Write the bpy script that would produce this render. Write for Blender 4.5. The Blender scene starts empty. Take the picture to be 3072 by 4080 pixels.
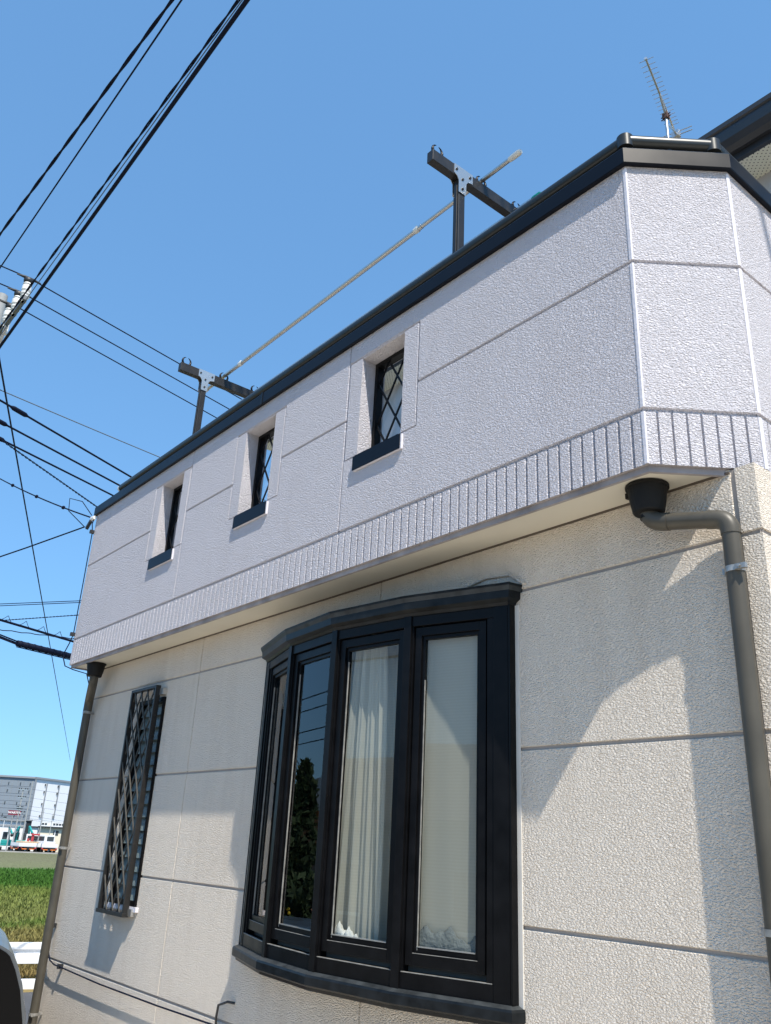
import bpy, math, random
from mathutils import Vector as V, Matrix
random.seed(7)
# ------------------------------------------------------------------ scene, camera, sky, sun
S = bpy.context.scene
C = S.collection
GZ = -0.8                                   # street level; z=1.6 is the camera height
cd = bpy.data.cameras.new("camera"); cam = bpy.data.objects.new("camera", cd); C.objects.link(cam)
S.camera = cam
rt = (0.6365757, 0.7697721, 0.0471408); up = (0.2592055, -0.2711229, 0.9269870); fw = (-0.7263497, 0.5778782, 0.3721195)
cam.matrix_world = Matrix(((rt[0], up[0], -fw[0], 0.0), (rt[1], up[1], -fw[1], -2.43), (rt[2], up[2], -fw[2], 1.6), (0, 0, 0, 1)))
cd.sensor_fit = 'HORIZONTAL'; cd.sensor_width = 36; cd.lens = 39.13; cd.clip_start = 0.05; cd.clip_end = 3000
SUN = V((3.15, -1.0, 5.05)).normalized()
el = math.asin(SUN.z); az = math.atan2(SUN.x, SUN.y)
w = bpy.data.worlds.new("World"); S.world = w; w.use_nodes = True
nt = w.node_tree; bg = nt.nodes['Background']
sk = nt.nodes.new('ShaderNodeTexSky'); sk.sky_type = 'NISHITA'; sk.sun_disc = False
sk.sun_elevation = el; sk.sun_rotation = az
sk.air_density = 1.0; sk.dust_density = 0.15; sk.ozone_density = 1.6
wb = nt.nodes.new('ShaderNodeVectorMath'); wb.operation = 'MULTIPLY'; wb.inputs[1].default_value = (0.56, 1.02, 1.50)   # white balance of the phone
gm_ = nt.nodes.new('ShaderNodeGamma'); gm_.inputs[1].default_value = 0.48
nt.links.new(sk.outputs[0], gm_.inputs[0]); nt.links.new(gm_.outputs[0], wb.inputs[0]); nt.links.new(wb.outputs[0], bg.inputs[0]); bg.inputs[1].default_value = 0.15
sl = bpy.data.lights.new("sun", 'SUN'); sl.energy = 3.1; sl.angle = math.radians(0.53); sl.color = (1.0, 0.93, 0.82)
so = bpy.data.objects.new("sun", sl); C.objects.link(so); so.rotation_euler = SUN.to_track_quat('Z', 'Y').to_euler()
S.view_settings.view_transform = 'Standard'; S.view_settings.look = 'None'; S.view_settings.exposure = 1.05
S.cycles.max_bounces = 8; S.cycles.transparent_max_bounces = 16

# ------------------------------------------------------------------ materials
def mat(name, col, rough=0.6, metal=0.0, bump=None, vary=None, spec=0.5, coat=0):
    m = bpy.data.materials.new(name); m.use_nodes = True
    n = m.node_tree; p = n.nodes['Principled BSDF']
    p.inputs['Base Color'].default_value = (*col, 1); p.inputs['Roughness'].default_value = rough
    p.inputs['Metallic'].default_value = metal; p.inputs['Specular IOR Level'].default_value = spec
    tc = n.nodes.new('ShaderNodeTexCoord')
    if vary:                                   # (scale, amount)
        a = n.nodes.new('ShaderNodeTexNoise'); a.inputs['Scale'].default_value = vary[0]; a.inputs['Detail'].default_value = 6
        n.links.new(tc.outputs['Object'], a.inputs['Vector'])
        r = n.nodes.new('ShaderNodeMapRange'); r.inputs[1].default_value = 0.3; r.inputs[2].default_value = 0.7
        r.inputs[3].default_value = 1 - vary[1]; r.inputs[4].default_value = 1 + vary[1]
        n.links.new(a.outputs['Fac'], r.inputs[0])
        x = n.nodes.new('ShaderNodeVectorMath'); x.operation = 'SCALE'; x.inputs[0].default_value = col
        n.links.new(r.outputs[0], x.inputs['Scale']); n.links.new(x.outputs[0], p.inputs['Base Color'])
        r2 = n.nodes.new('ShaderNodeMapRange'); r2.inputs[3].default_value = max(0.02, rough - 0.1); r2.inputs[4].default_value = min(1, rough + 0.1)
        n.links.new(a.outputs['Fac'], r2.inputs[0]); n.links.new(r2.outputs[0], p.inputs['Roughness'])
    if bump:                                   # (scale, distance)
        a = n.nodes.new('ShaderNodeTexNoise'); a.inputs['Scale'].default_value = bump[0]; a.inputs['Detail'].default_value = 4
        n.links.new(tc.outputs['Object'], a.inputs['Vector'])
        b = n.nodes.new('ShaderNodeBump'); b.inputs['Distance'].default_value = bump[1]; b.inputs['Strength'].default_value = 1
        n.links.new(a.outputs['Fac'], b.inputs['Height']); n.links.new(b.outputs[0], p.inputs['Normal'])
    return m

def stucco(name, col, scale=165, dist=0.012, stain=0.0, tint=(1, 1, 1)):
    """sprayed stucco: lumpy, slightly stretched grains; weathering streaks running down."""
    m = bpy.data.materials.new(name); m.use_nodes = True
    n = m.node_tree; L = n.links; p = n.nodes['Principled BSDF']
    p.inputs['Roughness'].default_value = 0.85; p.inputs['Specular IOR Level'].default_value = 0.25
    tc = n.nodes.new('ShaderNodeTexCoord')
    mp = n.nodes.new('ShaderNodeMapping'); mp.inputs['Scale'].default_value = (0.75, 0.75, 1.3)
    L.new(tc.outputs['Object'], mp.inputs[0])
    a = n.nodes.new('ShaderNodeTexNoise'); a.inputs['Scale'].default_value = scale; a.inputs['Detail'].default_value = 3.5
    a.inputs['Roughness'].default_value = 0.5; a.inputs['Distortion'].default_value = 0.25
    L.new(mp.outputs[0], a.inputs['Vector'])
    vo = n.nodes.new('ShaderNodeTexVoronoi'); vo.feature = 'SMOOTH_F1'; vo.inputs['Scale'].default_value = scale * 0.9; vo.inputs['Smoothness'].default_value = 0.35
    wp_ = n.nodes.new('ShaderNodeVectorMath'); wp_.operation = 'MULTIPLY_ADD'; wp_.inputs[1].default_value = (0.012, 0.012, 0.012)
    L.new(a.outputs['Color'], wp_.inputs[0]); L.new(mp.outputs[0], wp_.inputs[2]); L.new(wp_.outputs[0], vo.inputs['Vector'])
    ad = n.nodes.new('ShaderNodeMath'); ad.operation = 'MULTIPLY_ADD'; ad.inputs[1].default_value = -0.75
    L.new(vo.outputs['Distance'], ad.inputs[0]); L.new(a.outputs['Fac'], ad.inputs[2])
    b = n.nodes.new('ShaderNodeBump'); b.inputs['Distance'].default_value = dist; b.inputs['Strength'].default_value = 1
    L.new(ad.outputs[0], b.inputs['Height']); L.new(b.outputs[0], p.inputs['Normal'])
    # weather staining: broad patches and soft vertical streaks
    s1 = n.nodes.new('ShaderNodeTexNoise'); s1.inputs['Scale'].default_value = 1.7; s1.inputs['Detail'].default_value = 5
    L.new(tc.outputs['Object'], s1.inputs['Vector'])
    mp2 = n.nodes.new('ShaderNodeMapping'); mp2.inputs['Scale'].default_value = (9, 9, 0.8)
    L.new(tc.outputs['Object'], mp2.inputs[0])
    s2 = n.nodes.new('ShaderNodeTexNoise'); s2.inputs['Scale'].default_value = 1.5; s2.inputs['Detail'].default_value = 5
    L.new(mp2.outputs[0], s2.inputs['Vector'])
    mu = n.nodes.new('ShaderNodeMath'); mu.operation = 'ADD'; L.new(s1.outputs['Fac'], mu.inputs[0]); L.new(s2.outputs['Fac'], mu.inputs[1])
    mr = n.nodes.new('ShaderNodeMapRange'); mr.inputs[1].default_value = 0.95; mr.inputs[2].default_value = 1.35
    mr.inputs[3].default_value = 0; mr.inputs[4].default_value = stain
    L.new(mu.outputs[0], mr.inputs[0])
    mx = n.nodes.new('ShaderNodeMix'); mx.data_type = 'RGBA'
    mx.inputs[6].default_value = (*col, 1); mx.inputs[7].default_value = (col[0] * 0.62 * tint[0], col[1] * 0.56 * tint[1], col[2] * 0.5 * tint[2], 1)
    L.new(mr.outputs[0], mx.inputs[0]); L.new(mx.outputs[2], p.inputs['Base Color'])
    return m

def glass(name, tint=(1, 1, 1), rough=0.0, ior=1.55):
    m = bpy.data.materials.new(name); m.use_nodes = True
    n = m.node_tree; L = n.links; n.nodes.remove(n.nodes['Principled BSDF'])
    out = n.nodes['Material Output']
    fr = n.nodes.new('ShaderNodeFresnel')
    ge = n.nodes.new('ShaderNodeNewGeometry'); io = n.nodes.new('ShaderNodeMapRange')          # a thin pane reflects alike from both faces
    io.inputs[3].default_value = ior; io.inputs[4].default_value = 1 / ior
    L.new(ge.outputs['Backfacing'], io.inputs[0]); L.new(io.outputs[0], fr.inputs['IOR'])
    ra = n.nodes.new('ShaderNodeMath'); ra.operation = 'MULTIPLY'; ra.inputs[1].default_value = 1.3; ra.use_clamp = True   # two faces of a double pane
    L.new(fr.outputs[0], ra.inputs[0])
    g = n.nodes.new('ShaderNodeBsdfGlossy'); g.inputs['Roughness'].default_value = rough
    t = n.nodes.new('ShaderNodeBsdfTransparent'); t.inputs[0].default_value = (*tint, 1)
    mx = n.nodes.new('ShaderNodeMixShader'); L.new(ra.outputs[0], mx.inputs[0]); L.new(t.outputs[0], mx.inputs[1]); L.new(g.outputs[0], mx.inputs[2])
    L.new(mx.outputs[0], out.inputs['Surface'])
    return m

def sheer(name):
    m = bpy.data.materials.new(name); m.use_nodes = True
    n = m.node_tree; L = n.links; n.nodes.remove(n.nodes['Principled BSDF']); out = n.nodes['Material Output']
    d = n.nodes.new('ShaderNodeBsdfDiffuse'); d.inputs[0].default_value = (0.66, 0.64, 0.55, 1)
    tl = n.nodes.new('ShaderNodeBsdfTranslucent'); tl.inputs[0].default_value = (0.7, 0.69, 0.62, 1)
    m1 = n.nodes.new('ShaderNodeMixShader'); m1.inputs[0].default_value = 0.14
    L.new(d.outputs[0], m1.inputs[1]); L.new(tl.outputs[0], m1.inputs[2])
    tr = n.nodes.new('ShaderNodeBsdfTransparent')
    tc = n.nodes.new('ShaderNodeTexCoord'); wv = n.nodes.new('ShaderNodeTexWave'); wv.bands_direction = 'Z'
    wv.inputs['Scale'].default_value = 26; wv.inputs['Distortion'].default_value = 1.5
    L.new(tc.outputs['Object'], wv.inputs[0])
    mr = n.nodes.new('ShaderNodeMapRange'); mr.inputs[3].default_value = 0.41; mr.inputs[4].default_value = 0.435
    L.new(wv.outputs['Fac'], mr.inputs[0])
    m2 = n.nodes.new('ShaderNodeMixShader'); L.new(mr.outputs[0], m2.inputs[0])
    L.new(m1.outputs[0], m2.inputs[1]); L.new(tr.outputs[0], m2.inputs[2]); L.new(m2.outputs[0], out.inputs['Surface'])
    return m

M = {}
M['wall_low'] = stucco('beige_stucco', (0.86, 0.78, 0.68), stain=0.2)
M['wall_up'] = stucco('lilac_white_stucco', (0.665, 0.65, 0.70), stain=0.14, tint=(1.2, 1.25, 1.3))
M['wall_up_smooth'] = mat('lilac_white_paint', (0.66, 0.64, 0.685), 0.7, vary=(20, 0.04), bump=(60, 0.002))
M['joint'] = mat('grey_brown_sealant', (0.34, 0.30, 0.27), 0.8, vary=(6, 0.12))
M['trim_dark'] = mat('shaded_drip_edge', (0.30, 0.28, 0.29), 0.8, vary=(9, 0.3))  # darker than the wall: shade of the underside is in the colour
M['soffit'] = mat('cream_soffit_board', (0.60, 0.57, 0.49), 0.7, vary=(3, 0.05))
M['coping'] = mat('blue_black_coping_metal', (0.005, 0.006, 0.010), 0.33, 0.0, vary=(5, 0.15), spec=0.16)
M['coping2'] = mat('bronze_grey_rail_metal', (0.035, 0.038, 0.038), 0.34, 0.35)
M['frame'] = mat('black_window_aluminium', (0.004, 0.0041, 0.0048), 0.38, 0.0, vary=(14, 0.35), spec=0.16)
M['frame_worn'] = mat('worn_dark_aluminium', (0.009, 0.011, 0.013), 0.36, 0.0, vary=(18, 0.5), spec=.2)
M['bar'] = mat('dark_bronze_bar', (0.014, 0.013, 0.0125), 0.45, 0.0, vary=(25, 0.2))
M['steel'] = mat('bright_steel', (0.60, 0.59, 0.56), 0.32, 0.85)
M['clip'] = mat('dull_pipe_clip', (0.36, 0.355, 0.34), 0.42, 0.6, vary=(60, .25))
M['galv'] = mat('galvanised', (0.55, 0.57, 0.58), 0.4, 0.8, vary=(20, 0.1))
M['white_plastic'] = mat('white_plastic', (0.75, 0.75, 0.7), 0.4)
M['black'] = mat('black_rubber', (0.012, 0.012, 0.014), 0.6)
M['pipe'] = mat('brown_grey_plastic_pipe', (0.075, 0.068, 0.054), 0.42, vary=(7, 0.14), spec=0.35)
M['hopper'] = mat('dark_rain_hopper', (0.010, 0.010, 0.010), 0.6, vary=(8, 0.1), spec=0.2)
M['glass'] = glass('window_glass', (0.9, 0.93, 0.93))
M['glass_clear'] = glass('clear_glass', (0.95, 0.97, 0.97), ior=1.35)
M['louvre'] = mat('frosted_green_glass', (0.16, 0.20, 0.195), 0.22, vary=(12, 0.25), bump=(90, 0.003), spec=0.7)
M['curtain'] = sheer('sheer_curtain')
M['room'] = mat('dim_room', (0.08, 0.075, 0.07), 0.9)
M['cloth_w'] = mat('white_bunched_cloth', (0.7, 0.68, 0.62), 0.9, bump=(30, 0.01))
M['roof_m'] = mat('dark_roof_metal', (0.03, 0.032, 0.036), 0.5, vary=(5, 0.2))
M['roof_edge'] = mat('pale_roof_edge', (0.42, 0.41, 0.42), 0.5)
M['gutter'] = mat('dark_gutter', (0.035, 0.038, 0.045), 0.3, vary=(4, 0.1))
M['cable'] = mat('black_cable', (0.004, 0.007, 0.022), 0.7, spec=0.15)
M['cable_g'] = mat('grey_cable', (0.10, 0.13, 0.16), 0.7)
M['pale_band'] = mat('pale_band_aluminium', (0.034, 0.038, 0.040), 0.5, vary=(16, .5), spec=.25)  # lighter ledge bands; the canopy's catch of sun is put into the colour
M['old_galv'] = mat('weathered_galvanised', (0.16, 0.17, 0.18), 0.6, 0.3)
M['edge'] = mat('lit_worn_frame_edge', (0.20, 0.195, 0.18), 0.5, vary=(30, .3))  # ledge dust, edge wear and sunlit edge highlights, all in one colour
M['ceramic'] = mat('white_porcelain', (0.8, 0.8, 0.78), 0.2)
M['rust'] = mat('rusty_clamp', (0.10, 0.05, 0.035), 0.7, vary=(30, 0.4))
M['concrete'] = mat('concrete', (0.36, 0.35, 0.33), 0.85, vary=(1.2, 0.12), bump=(25, 0.01))
M['pave'] = mat('concrete_yard', (0.62, 0.54, 0.43), 0.9, vary=(0.8, 0.1), bump=(12, 0.01))  # pale, warm tone raised to bounce light up onto the house
M['asphalt'] = mat('asphalt', (0.075, 0.075, 0.078), 0.9, vary=(2.5, 0.2), bump=(60, 0.01))
M['rail_white'] = mat('white_guardrail_paint', (0.82, 0.82, 0.82), 0.4, vary=(3, 0.04))
M['paint_w'] = mat('white_paint', (0.78, 0.79, 0.80), 0.4, vary=(2, 0.03))
M['wh_grey'] = mat('grey_cladding', (0.23, 0.27, 0.31), 0.6, vary=(0.15, 0.08))  # lightened so the colour carries the distance haze
M['wh_white'] = mat('white_cladding', (0.80, 0.82, 0.84), 0.6, vary=(0.15, 0.03))
M['wh_line'] = mat('grey_strip', (0.26, 0.28, 0.30), 0.6)
M['cream'] = mat('cream_render', (0.72, 0.66, 0.52), 0.7, vary=(0.4, 0.04))
M['red'] = mat('dull_red_paint', (0.42, 0.05, 0.06), 0.4)
M['sign_red'] = mat('sign_maroon', (0.20, 0.015, 0.04), 0.5)
M['teal'] = mat('teal_paint', (0.02, 0.32, 0.30), 0.4)
M['orange'] = mat('orange_reflector', (0.85, 0.22, 0.03), 0.4)
M['dark'] = mat('dark_parts', (0.02, 0.022, 0.025), 0.5)
M['win_dark'] = mat('dark_window', (0.05, 0.06, 0.07), 0.1)
M['tan'] = mat('tan_cloth', (0.55, 0.40, 0.25), 0.8)
M['car'] = mat('grey_car_paint', (0.11, 0.12, 0.13), 0.28, 0.4, vary=(2, 0.03))
M['car_glass'] = mat('black_car_glass', (0.002, 0.002, 0.0025), 0.12, spec=0.12)
M['rubber_trim'] = mat('weatherstrip', (0.05, 0.05, 0.048), 0.5)
M['tile'] = mat('blue_grey_roof_tile', (0.10, 0.13, 0.15), 0.5, bump=(8, 0.05))
M['terra'] = mat('terracotta_render', (0.50, 0.25, 0.15), 0.8, vary=(0.6, 0.06))
M['leaf'] = mat('conifer_leaf', (0.055, 0.095, 0.04), 0.7, vary=(3, 0.4))
M['leaf2'] = mat('hedge_leaf', (0.05, 0.10, 0.03), 0.7, vary=(3, 0.4))
M['yellow'] = mat('yellow_flower', (0.7, 0.5, 0.03), 0.6)
M['bark'] = mat('bark', (0.10, 0.075, 0.05), 0.9, bump=(12, 0.03))
M['pole_c'] = mat('pole_concrete', (0.34, 0.35, 0.35), 0.7, vary=(0.8, 0.08))

# ------------------------------------------------------------------ helpers
def root(name, loc, label, cat, group=None, rz=0):
    o = bpy.data.objects.new(name, None); o.empty_display_size = 0.3; C.objects.link(o)
    o.location = loc; o.rotation_euler = (0, 0, rz); o['label'] = label; o['category'] = cat
    if group: o['group'] = group
    return o
def absloc(o):
    p = V((0, 0, 0))
    while o is not None:
        p += o.location; o = o.parent
    return p
class MB:
    def __init__(s): s.v = []; s.f = []; s.mi = []; s.sm = []; s.m = 0
    def face(s, pts, smooth=False):
        b = len(s.v); s.v += [V(p) for p in pts]; s.f.append(tuple(range(b, b + len(pts)))); s.mi.append(s.m); s.sm.append(smooth); return s
    def raw(s, vs, fs, smooth=False):
        b = len(s.v); s.v += [V(p) for p in vs]
        for f in fs: s.f.append(tuple(b + i for i in f)); s.mi.append(s.m); s.sm.append(smooth)
        return s
    def box(s, x0, x1, y0, y1, z0, z1): return s.obox((x0, y0, z0), (x1 - x0, 0, 0), (0, y1 - y0, 0), (0, 0, z1 - z0))
    def obox(s, o, a, b, c):
        o, a, b, c = V(o), V(a), V(b), V(c)
        vs = [o, o + a, o + a + b, o + b, o + c, o + a + c, o + a + b + c, o + b + c]
        fs = [(0, 3, 2, 1), (4, 5, 6, 7), (0, 1, 5, 4), (1, 2, 6, 5), (2, 3, 7, 6), (3, 0, 4, 7)]
        if a.cross(b).dot(c) < 0: fs = [tuple(reversed(f)) for f in fs]
        return s.raw(vs, fs)
    def prism(s, poly, z0, z1):
        n = len(poly); ar = sum(poly[i][0] * poly[(i + 1) % n][1] - poly[(i + 1) % n][0] * poly[i][1] for i in range(n))
        if ar < 0: poly = poly[::-1]
        vs = [(x, y, z0) for x, y in poly] + [(x, y, z1) for x, y in poly]
        return s.raw(vs, [tuple(range(n))[::-1], tuple(range(n, 2 * n))] + [(i, (i + 1) % n, n + (i + 1) % n, n + i) for i in range(n)])
    def tube(s, pts, r, n=10, caps=True, smooth=True):
        pts = [V(p) for p in pts]; m = len(pts)
        rs = r if isinstance(r, (list, tuple)) else [r] * m
        tan = [(pts[min(i + 1, m - 1)] - pts[max(i - 1, 0)]).normalized() for i in range(m)]
        u = tan[0].orthogonal().normalized(); vs = []
        for i in range(m):
            u = (u - tan[i] * u.dot(tan[i])).normalized(); w_ = tan[i].cross(u)
            for k in range(n):
                a = 2 * math.pi * k / n; vs.append(pts[i] + (u * math.cos(a) + w_ * math.sin(a)) * rs[i])
        fs = [(i * n + k, i * n + (k + 1) % n, (i + 1) * n + (k + 1) % n, (i + 1) * n + k) for i in range(m - 1) for k in range(n)]
        s.raw(vs, fs, smooth)
        if caps: s.raw(vs[:n], [tuple(range(n))[::-1]]); s.raw(vs[-n:], [tuple(range(n))])
        return s
    def bar(s, p, q, wd, th, side):            # rectangular bar from p to q; side = width direction
        p, q = V(p), V(q); d = q - p; sd = V(side); sd = (sd - d * sd.dot(d) / d.length_squared).normalized() * wd
        t = d.cross(sd).normalized() * th
        return s.obox(p - sd / 2 - t / 2, d, sd, t)
    def sphere(s, c, r, nu=12, nv=8, sc=(1, 1, 1)):
        c = V(c); vs = []; fs = []
        for j in range(nv + 1):
            ph = math.pi * j / nv
            for i in range(nu):
                th = 2 * math.pi * i / nu
                vs.append(c + V((r * sc[0] * math.sin(ph) * math.cos(th), r * sc[1] * math.sin(ph) * math.sin(th), r * sc[2] * math.cos(ph))))
        for j in range(nv):
            for i in range(nu): fs.append((j * nu + i, (j + 1) * nu + i, (j + 1) * nu + (i + 1) % nu, j * nu + (i + 1) % nu))
        return s.raw(vs, fs, True)
    def build(s, name, mats, parent=None, bevel=0, label=None):
        me = bpy.data.meshes.new(name)
        off = absloc(parent) if parent is not None else V((0, 0, 0))
        me.from_pydata([tuple(p - off) for p in s.v], [], s.f)
        for m in (mats if isinstance(mats, (list, tuple)) else [mats]): me.materials.append(m)
        me.polygons.foreach_set('material_index', s.mi); me.polygons.foreach_set('use_smooth', s.sm); me.update()
        o = bpy.data.objects.new(name, me); C.objects.link(o)
        if parent is not None: o.parent = parent
        if bevel:
            b = o.modifiers.new('bevel', 'BEVEL'); b.width = bevel; b.segments = 2; b.limit_method = 'ANGLE'
        if label: o['label'] = label
        return o
def tag(o, label, cat, group=None):
    o['label'] = label; o['category'] = cat
    if group: o['group'] = group
    return o
def struct(o): o['kind'] = 'structure'; return o

def skin(mb, P, us, vs, grooves, holes, depth, gm=0, wm=0, sl=0.0):
    """front of a wall in local (u,v): grooves are cut back by depth, holes left open.
    P(u,v,d) -> world point, d = how far behind the face. grooves: (u0,u1,v0,v1[,mat])."""
    U = set(us); W = set(vs)
    for g in list(grooves) + list(holes):
        U.update(x for x in g[:2] if us[0] < x < us[-1]); W.update(x for x in g[2:4] if vs[0] < x < vs[-1])
    U = sorted(U); W = sorted(W)
    def cell(i, j):
        if i < 0 or j < 0 or i >= len(U) - 1 or j >= len(W) - 1: return None
        u = (U[i] + U[i + 1]) / 2; v = (W[j] + W[j + 1]) / 2
        for h in holes:
            if h[0] < u < h[1] and h[2] < v < h[3]: return None
        for g in grooves:
            if g[0] < u < g[1] and g[2] < v < g[3]: return 1
        return 0
    for i in range(len(U) - 1):
        for j in range(len(W) - 1):
            c = cell(i, j)
            if c is None: continue
            d = depth * c; mb.m = gm if c else wm
            a0, a1, b0, b1 = U[i], U[i + 1], W[j], W[j + 1]
            if c == 0:
                mb.face([P(a0, b0, 0), P(a1, b0, 0), P(a1, b1, 0), P(a0, b1, 0)]); continue
            nl, nr, nd, nu_ = cell(i - 1, j) == 0, cell(i + 1, j) == 0, cell(i, j - 1) == 0, cell(i, j + 1) == 0
            A0 = a0 + (sl if nl else 0); A1 = a1 - (sl if nr else 0); D0 = b0 + (sl if nd else 0); D1 = b1 - (sl if nu_ else 0)
            mb.face([P(A0, D0, d), P(A1, D0, d), P(A1, D1, d), P(A0, D1, d)])
            mb.m = wm
            if nl: mb.face([P(a0, b0, 0), P(A0, D0, d), P(A0, D1, d), P(a0, b1, 0)])
            if nr: mb.face([P(A1, D0, d), P(a1, b0, 0), P(a1, b1, 0), P(A1, D1, d)])
            if nd: mb.face([P(a0, b0, 0), P(a1, b0, 0), P(A1, D0, d), P(A0, D0, d)])
            if nu_: mb.face([P(A0, D1, d), P(A1, D1, d), P(a1, b1, 0), P(a0, b1, 0)])
    mb.m = 0

# ------------------------------------------------------------------ ground, road, field
def sheet(name, m, pts, z):
    mb = MB(); mb.face([(x, y, z) for x, y in pts]); o = mb.build(name, m); return struct(o)
mg = bpy.data.materials.new('meadow'); mg.use_nodes = True
n = mg.node_tree; L = n.links; p = n.nodes['Principled BSDF']; p.inputs['Roughness'].default_value = 0.95; p.inputs['Specular IOR Level'].default_value = 0.1
tc = n.nodes.new('ShaderNodeTexCoord'); sx = n.nodes.new('ShaderNodeSeparateXYZ'); L.new(tc.outputs['Object'], sx.inputs[0])
nz = n.nodes.new('ShaderNodeTexNoise'); nz.inputs['Scale'].default_value = 0.35; nz.inputs['Detail'].default_value = 5; L.new(tc.outputs['Object'], nz.inputs['Vector'])
ma = n.nodes.new('ShaderNodeMath'); ma.operation = 'MULTIPLY_ADD'; ma.inputs[1].default_value = 9; L.new(nz.outputs['Fac'], ma.inputs[0]); L.new(sx.outputs['X'], ma.inputs[2])
mr = n.nodes.new('ShaderNodeMapRange'); mr.inputs[1].default_value = -110 + 4.5; mr.inputs[2].default_value = -16 + 4.5; L.new(ma.outputs[0], mr.inputs[0])
cr = n.nodes.new('ShaderNodeValToRGB'); L.new(mr.outputs[0], cr.inputs[0])
e = cr.color_ramp.elements; e[0].position = 0; e[0].color = (0.13, 0.135, 0.07, 1); e[1].position = 1; e[1].color = (0.20, 0.15, 0.06, 1)
for pos, col in ((0.30, (0.15, 0.15, 0.085)), (0.47, (0.15, 0.16, 0.08)), (0.52, (0.055, 0.13, 0.025)), (0.70, (0.05, 0.12, 0.02)), (0.75, (0.14, 0.175, 0.045)), (0.87, (0.17, 0.185, 0.06)), (0.90, (0.09, 0.14, 0.03)), (0.925, (0.19, 0.17, 0.06))):
    q = e.new(pos); q.color = (*col, 1)
n2 = n.nodes.new('ShaderNodeTexNoise'); n2.inputs['Scale'].default_value = 7; n2.inputs['Detail'].default_value = 8; L.new(tc.outputs['Object'], n2.inputs['Vector'])
m2 = n.nodes.new('ShaderNodeMapRange'); m2.inputs[1].default_value = 0.3; m2.inputs[2].default_value = 0.7; m2.inputs[3].default_value = 0.5; m2.inputs[4].default_value = 1.5; L.new(n2.outputs['Fac'], m2.inputs[0])
vm = n.nodes.new('ShaderNodeVectorMath'); vm.operation = 'SCALE'; L.new(cr.outputs[0], vm.inputs[0]); L.new(m2.outputs[0], vm.inputs['Scale']); L.new(vm.outputs[0], p.inputs['Base Color'])
M['meadow'] = mg
sheet('ground', M['meadow'], [(-1500, -1500), (1500, -1500), (1500, 1500), (-1500, 1500)], GZ - 0.012)
sheet('yard', M['pave'], [(-12.6, -7.4), (12, -7.4), (12, 14), (-12.6, 14)], GZ)  # unseen paving, extended past the camera for extra bounce light
sheet('street', M['asphalt'], [(-12.5, -14), (60, -14), (60, -7.5), (-12.5, -7.5)], GZ - 0.004)
sheet('road', M['asphalt'], [(-15.4, -200), (-12.8, -200), (-12.8, 260), (-15.4, 260)], GZ - 0.008)
def grass_strip():
    mb = MB(); rnd = random.Random(3)
    for _ in range(26000):
        d = 16.2 + 48 * rnd.random() ** 1.7
        a = rnd.uniform(-0.12, 0.09)
        cx, cy = -0.951, 0.308
        x = cx * d - cy * d * a; y = -2.43 + cy * d + cx * d * a * -1
        if x > -15.85: continue
        h = rnd.uniform(0.03, 0.09) * (1 + d / 60); ang = rnd.uniform(0, 3.14); wd = 0.012 + 0.0006 * d
        dx, dy = math.cos(ang) * wd, math.sin(ang) * wd; lx, ly = rnd.uniform(-.08, .08), rnd.uniform(-.08, .08)
        mb.face([(x - dx, y - dy, GZ - .012), (x + dx, y + dy, GZ - .012), (x + lx, y + ly, GZ + h)])
    o = mb.build('grass', M['meadow']); o['kind'] = 'stuff'; tag(o, 'short patchy green and dry grass of the field beyond the guardrail', 'grass')
grass_strip()

# ------------------------------------------------------------------ the house
XL, XA, XB = -6.67, -1.413, -1.170          # left end, chamfer start, chamfer end
YU, YB = -0.215, 0.095                      # balcony front plane, where the chamfer ends
ZB, ZG, ZM, ZT = 2.815, 3.019, 3.632, 4.10
XR = -1.165                                 # right corner of the ground floor
house = root('house', (-3.9, 1.6, GZ), 'two-storey beige stucco house with a lilac-white overhanging balcony and a black bow window', 'house')

# ground floor wall
BX0, BX1, BZ0, BZ1 = -3.99, -2.20, 1.14, 2.54
LX0, LX1, LZ0, LZ1 = -5.67, -5.285, 1.20, 2.465
mb = MB()
jz = [2.578, 1.967, 1.369, 0.776, 0.18, -0.42]
gr = [(XL, XR, z - 0.0085, z + 0.0085) for z in jz]
gr += [(x - 0.006, x + 0.006, GZ, 2.81) for x in (-4.853, -3.058)]
gr += [(-1.252, -1.232, GZ, 2.81)]
skin(mb, lambda u, v, d: (u, d, v), [XL, XR], [GZ, 2.81], gr, [(BX0, BX1, BZ0, BZ1), (LX0, LX1, LZ0, LZ1)], 0.008, gm=1, sl=.003)
skin(mb, lambda u, v, d: (XR - d, u, v), [0, 6.0], [GZ, 2.81], [(0, 6, z - 0.0085, z + 0.0085) for z in jz] + [(1.8, 1.812, GZ, 2.81)], [], 0.007, gm=1)
mb.m = 0
mb.face([(XL, 6, GZ), (XL, 0, GZ), (XL, 0, 2.81), (XL, 6, 2.81)])
mb.face([(XR, 6, GZ), (XL, 6, GZ), (XL, 6, 2.81), (XR, 6, 2.81)])
mb.build('ground_floor_wall', [M['wall_low'], M['joint']], house)
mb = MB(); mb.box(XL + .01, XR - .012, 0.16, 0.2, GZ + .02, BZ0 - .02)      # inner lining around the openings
mb.build('inner_lining', M['room'], house)
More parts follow.
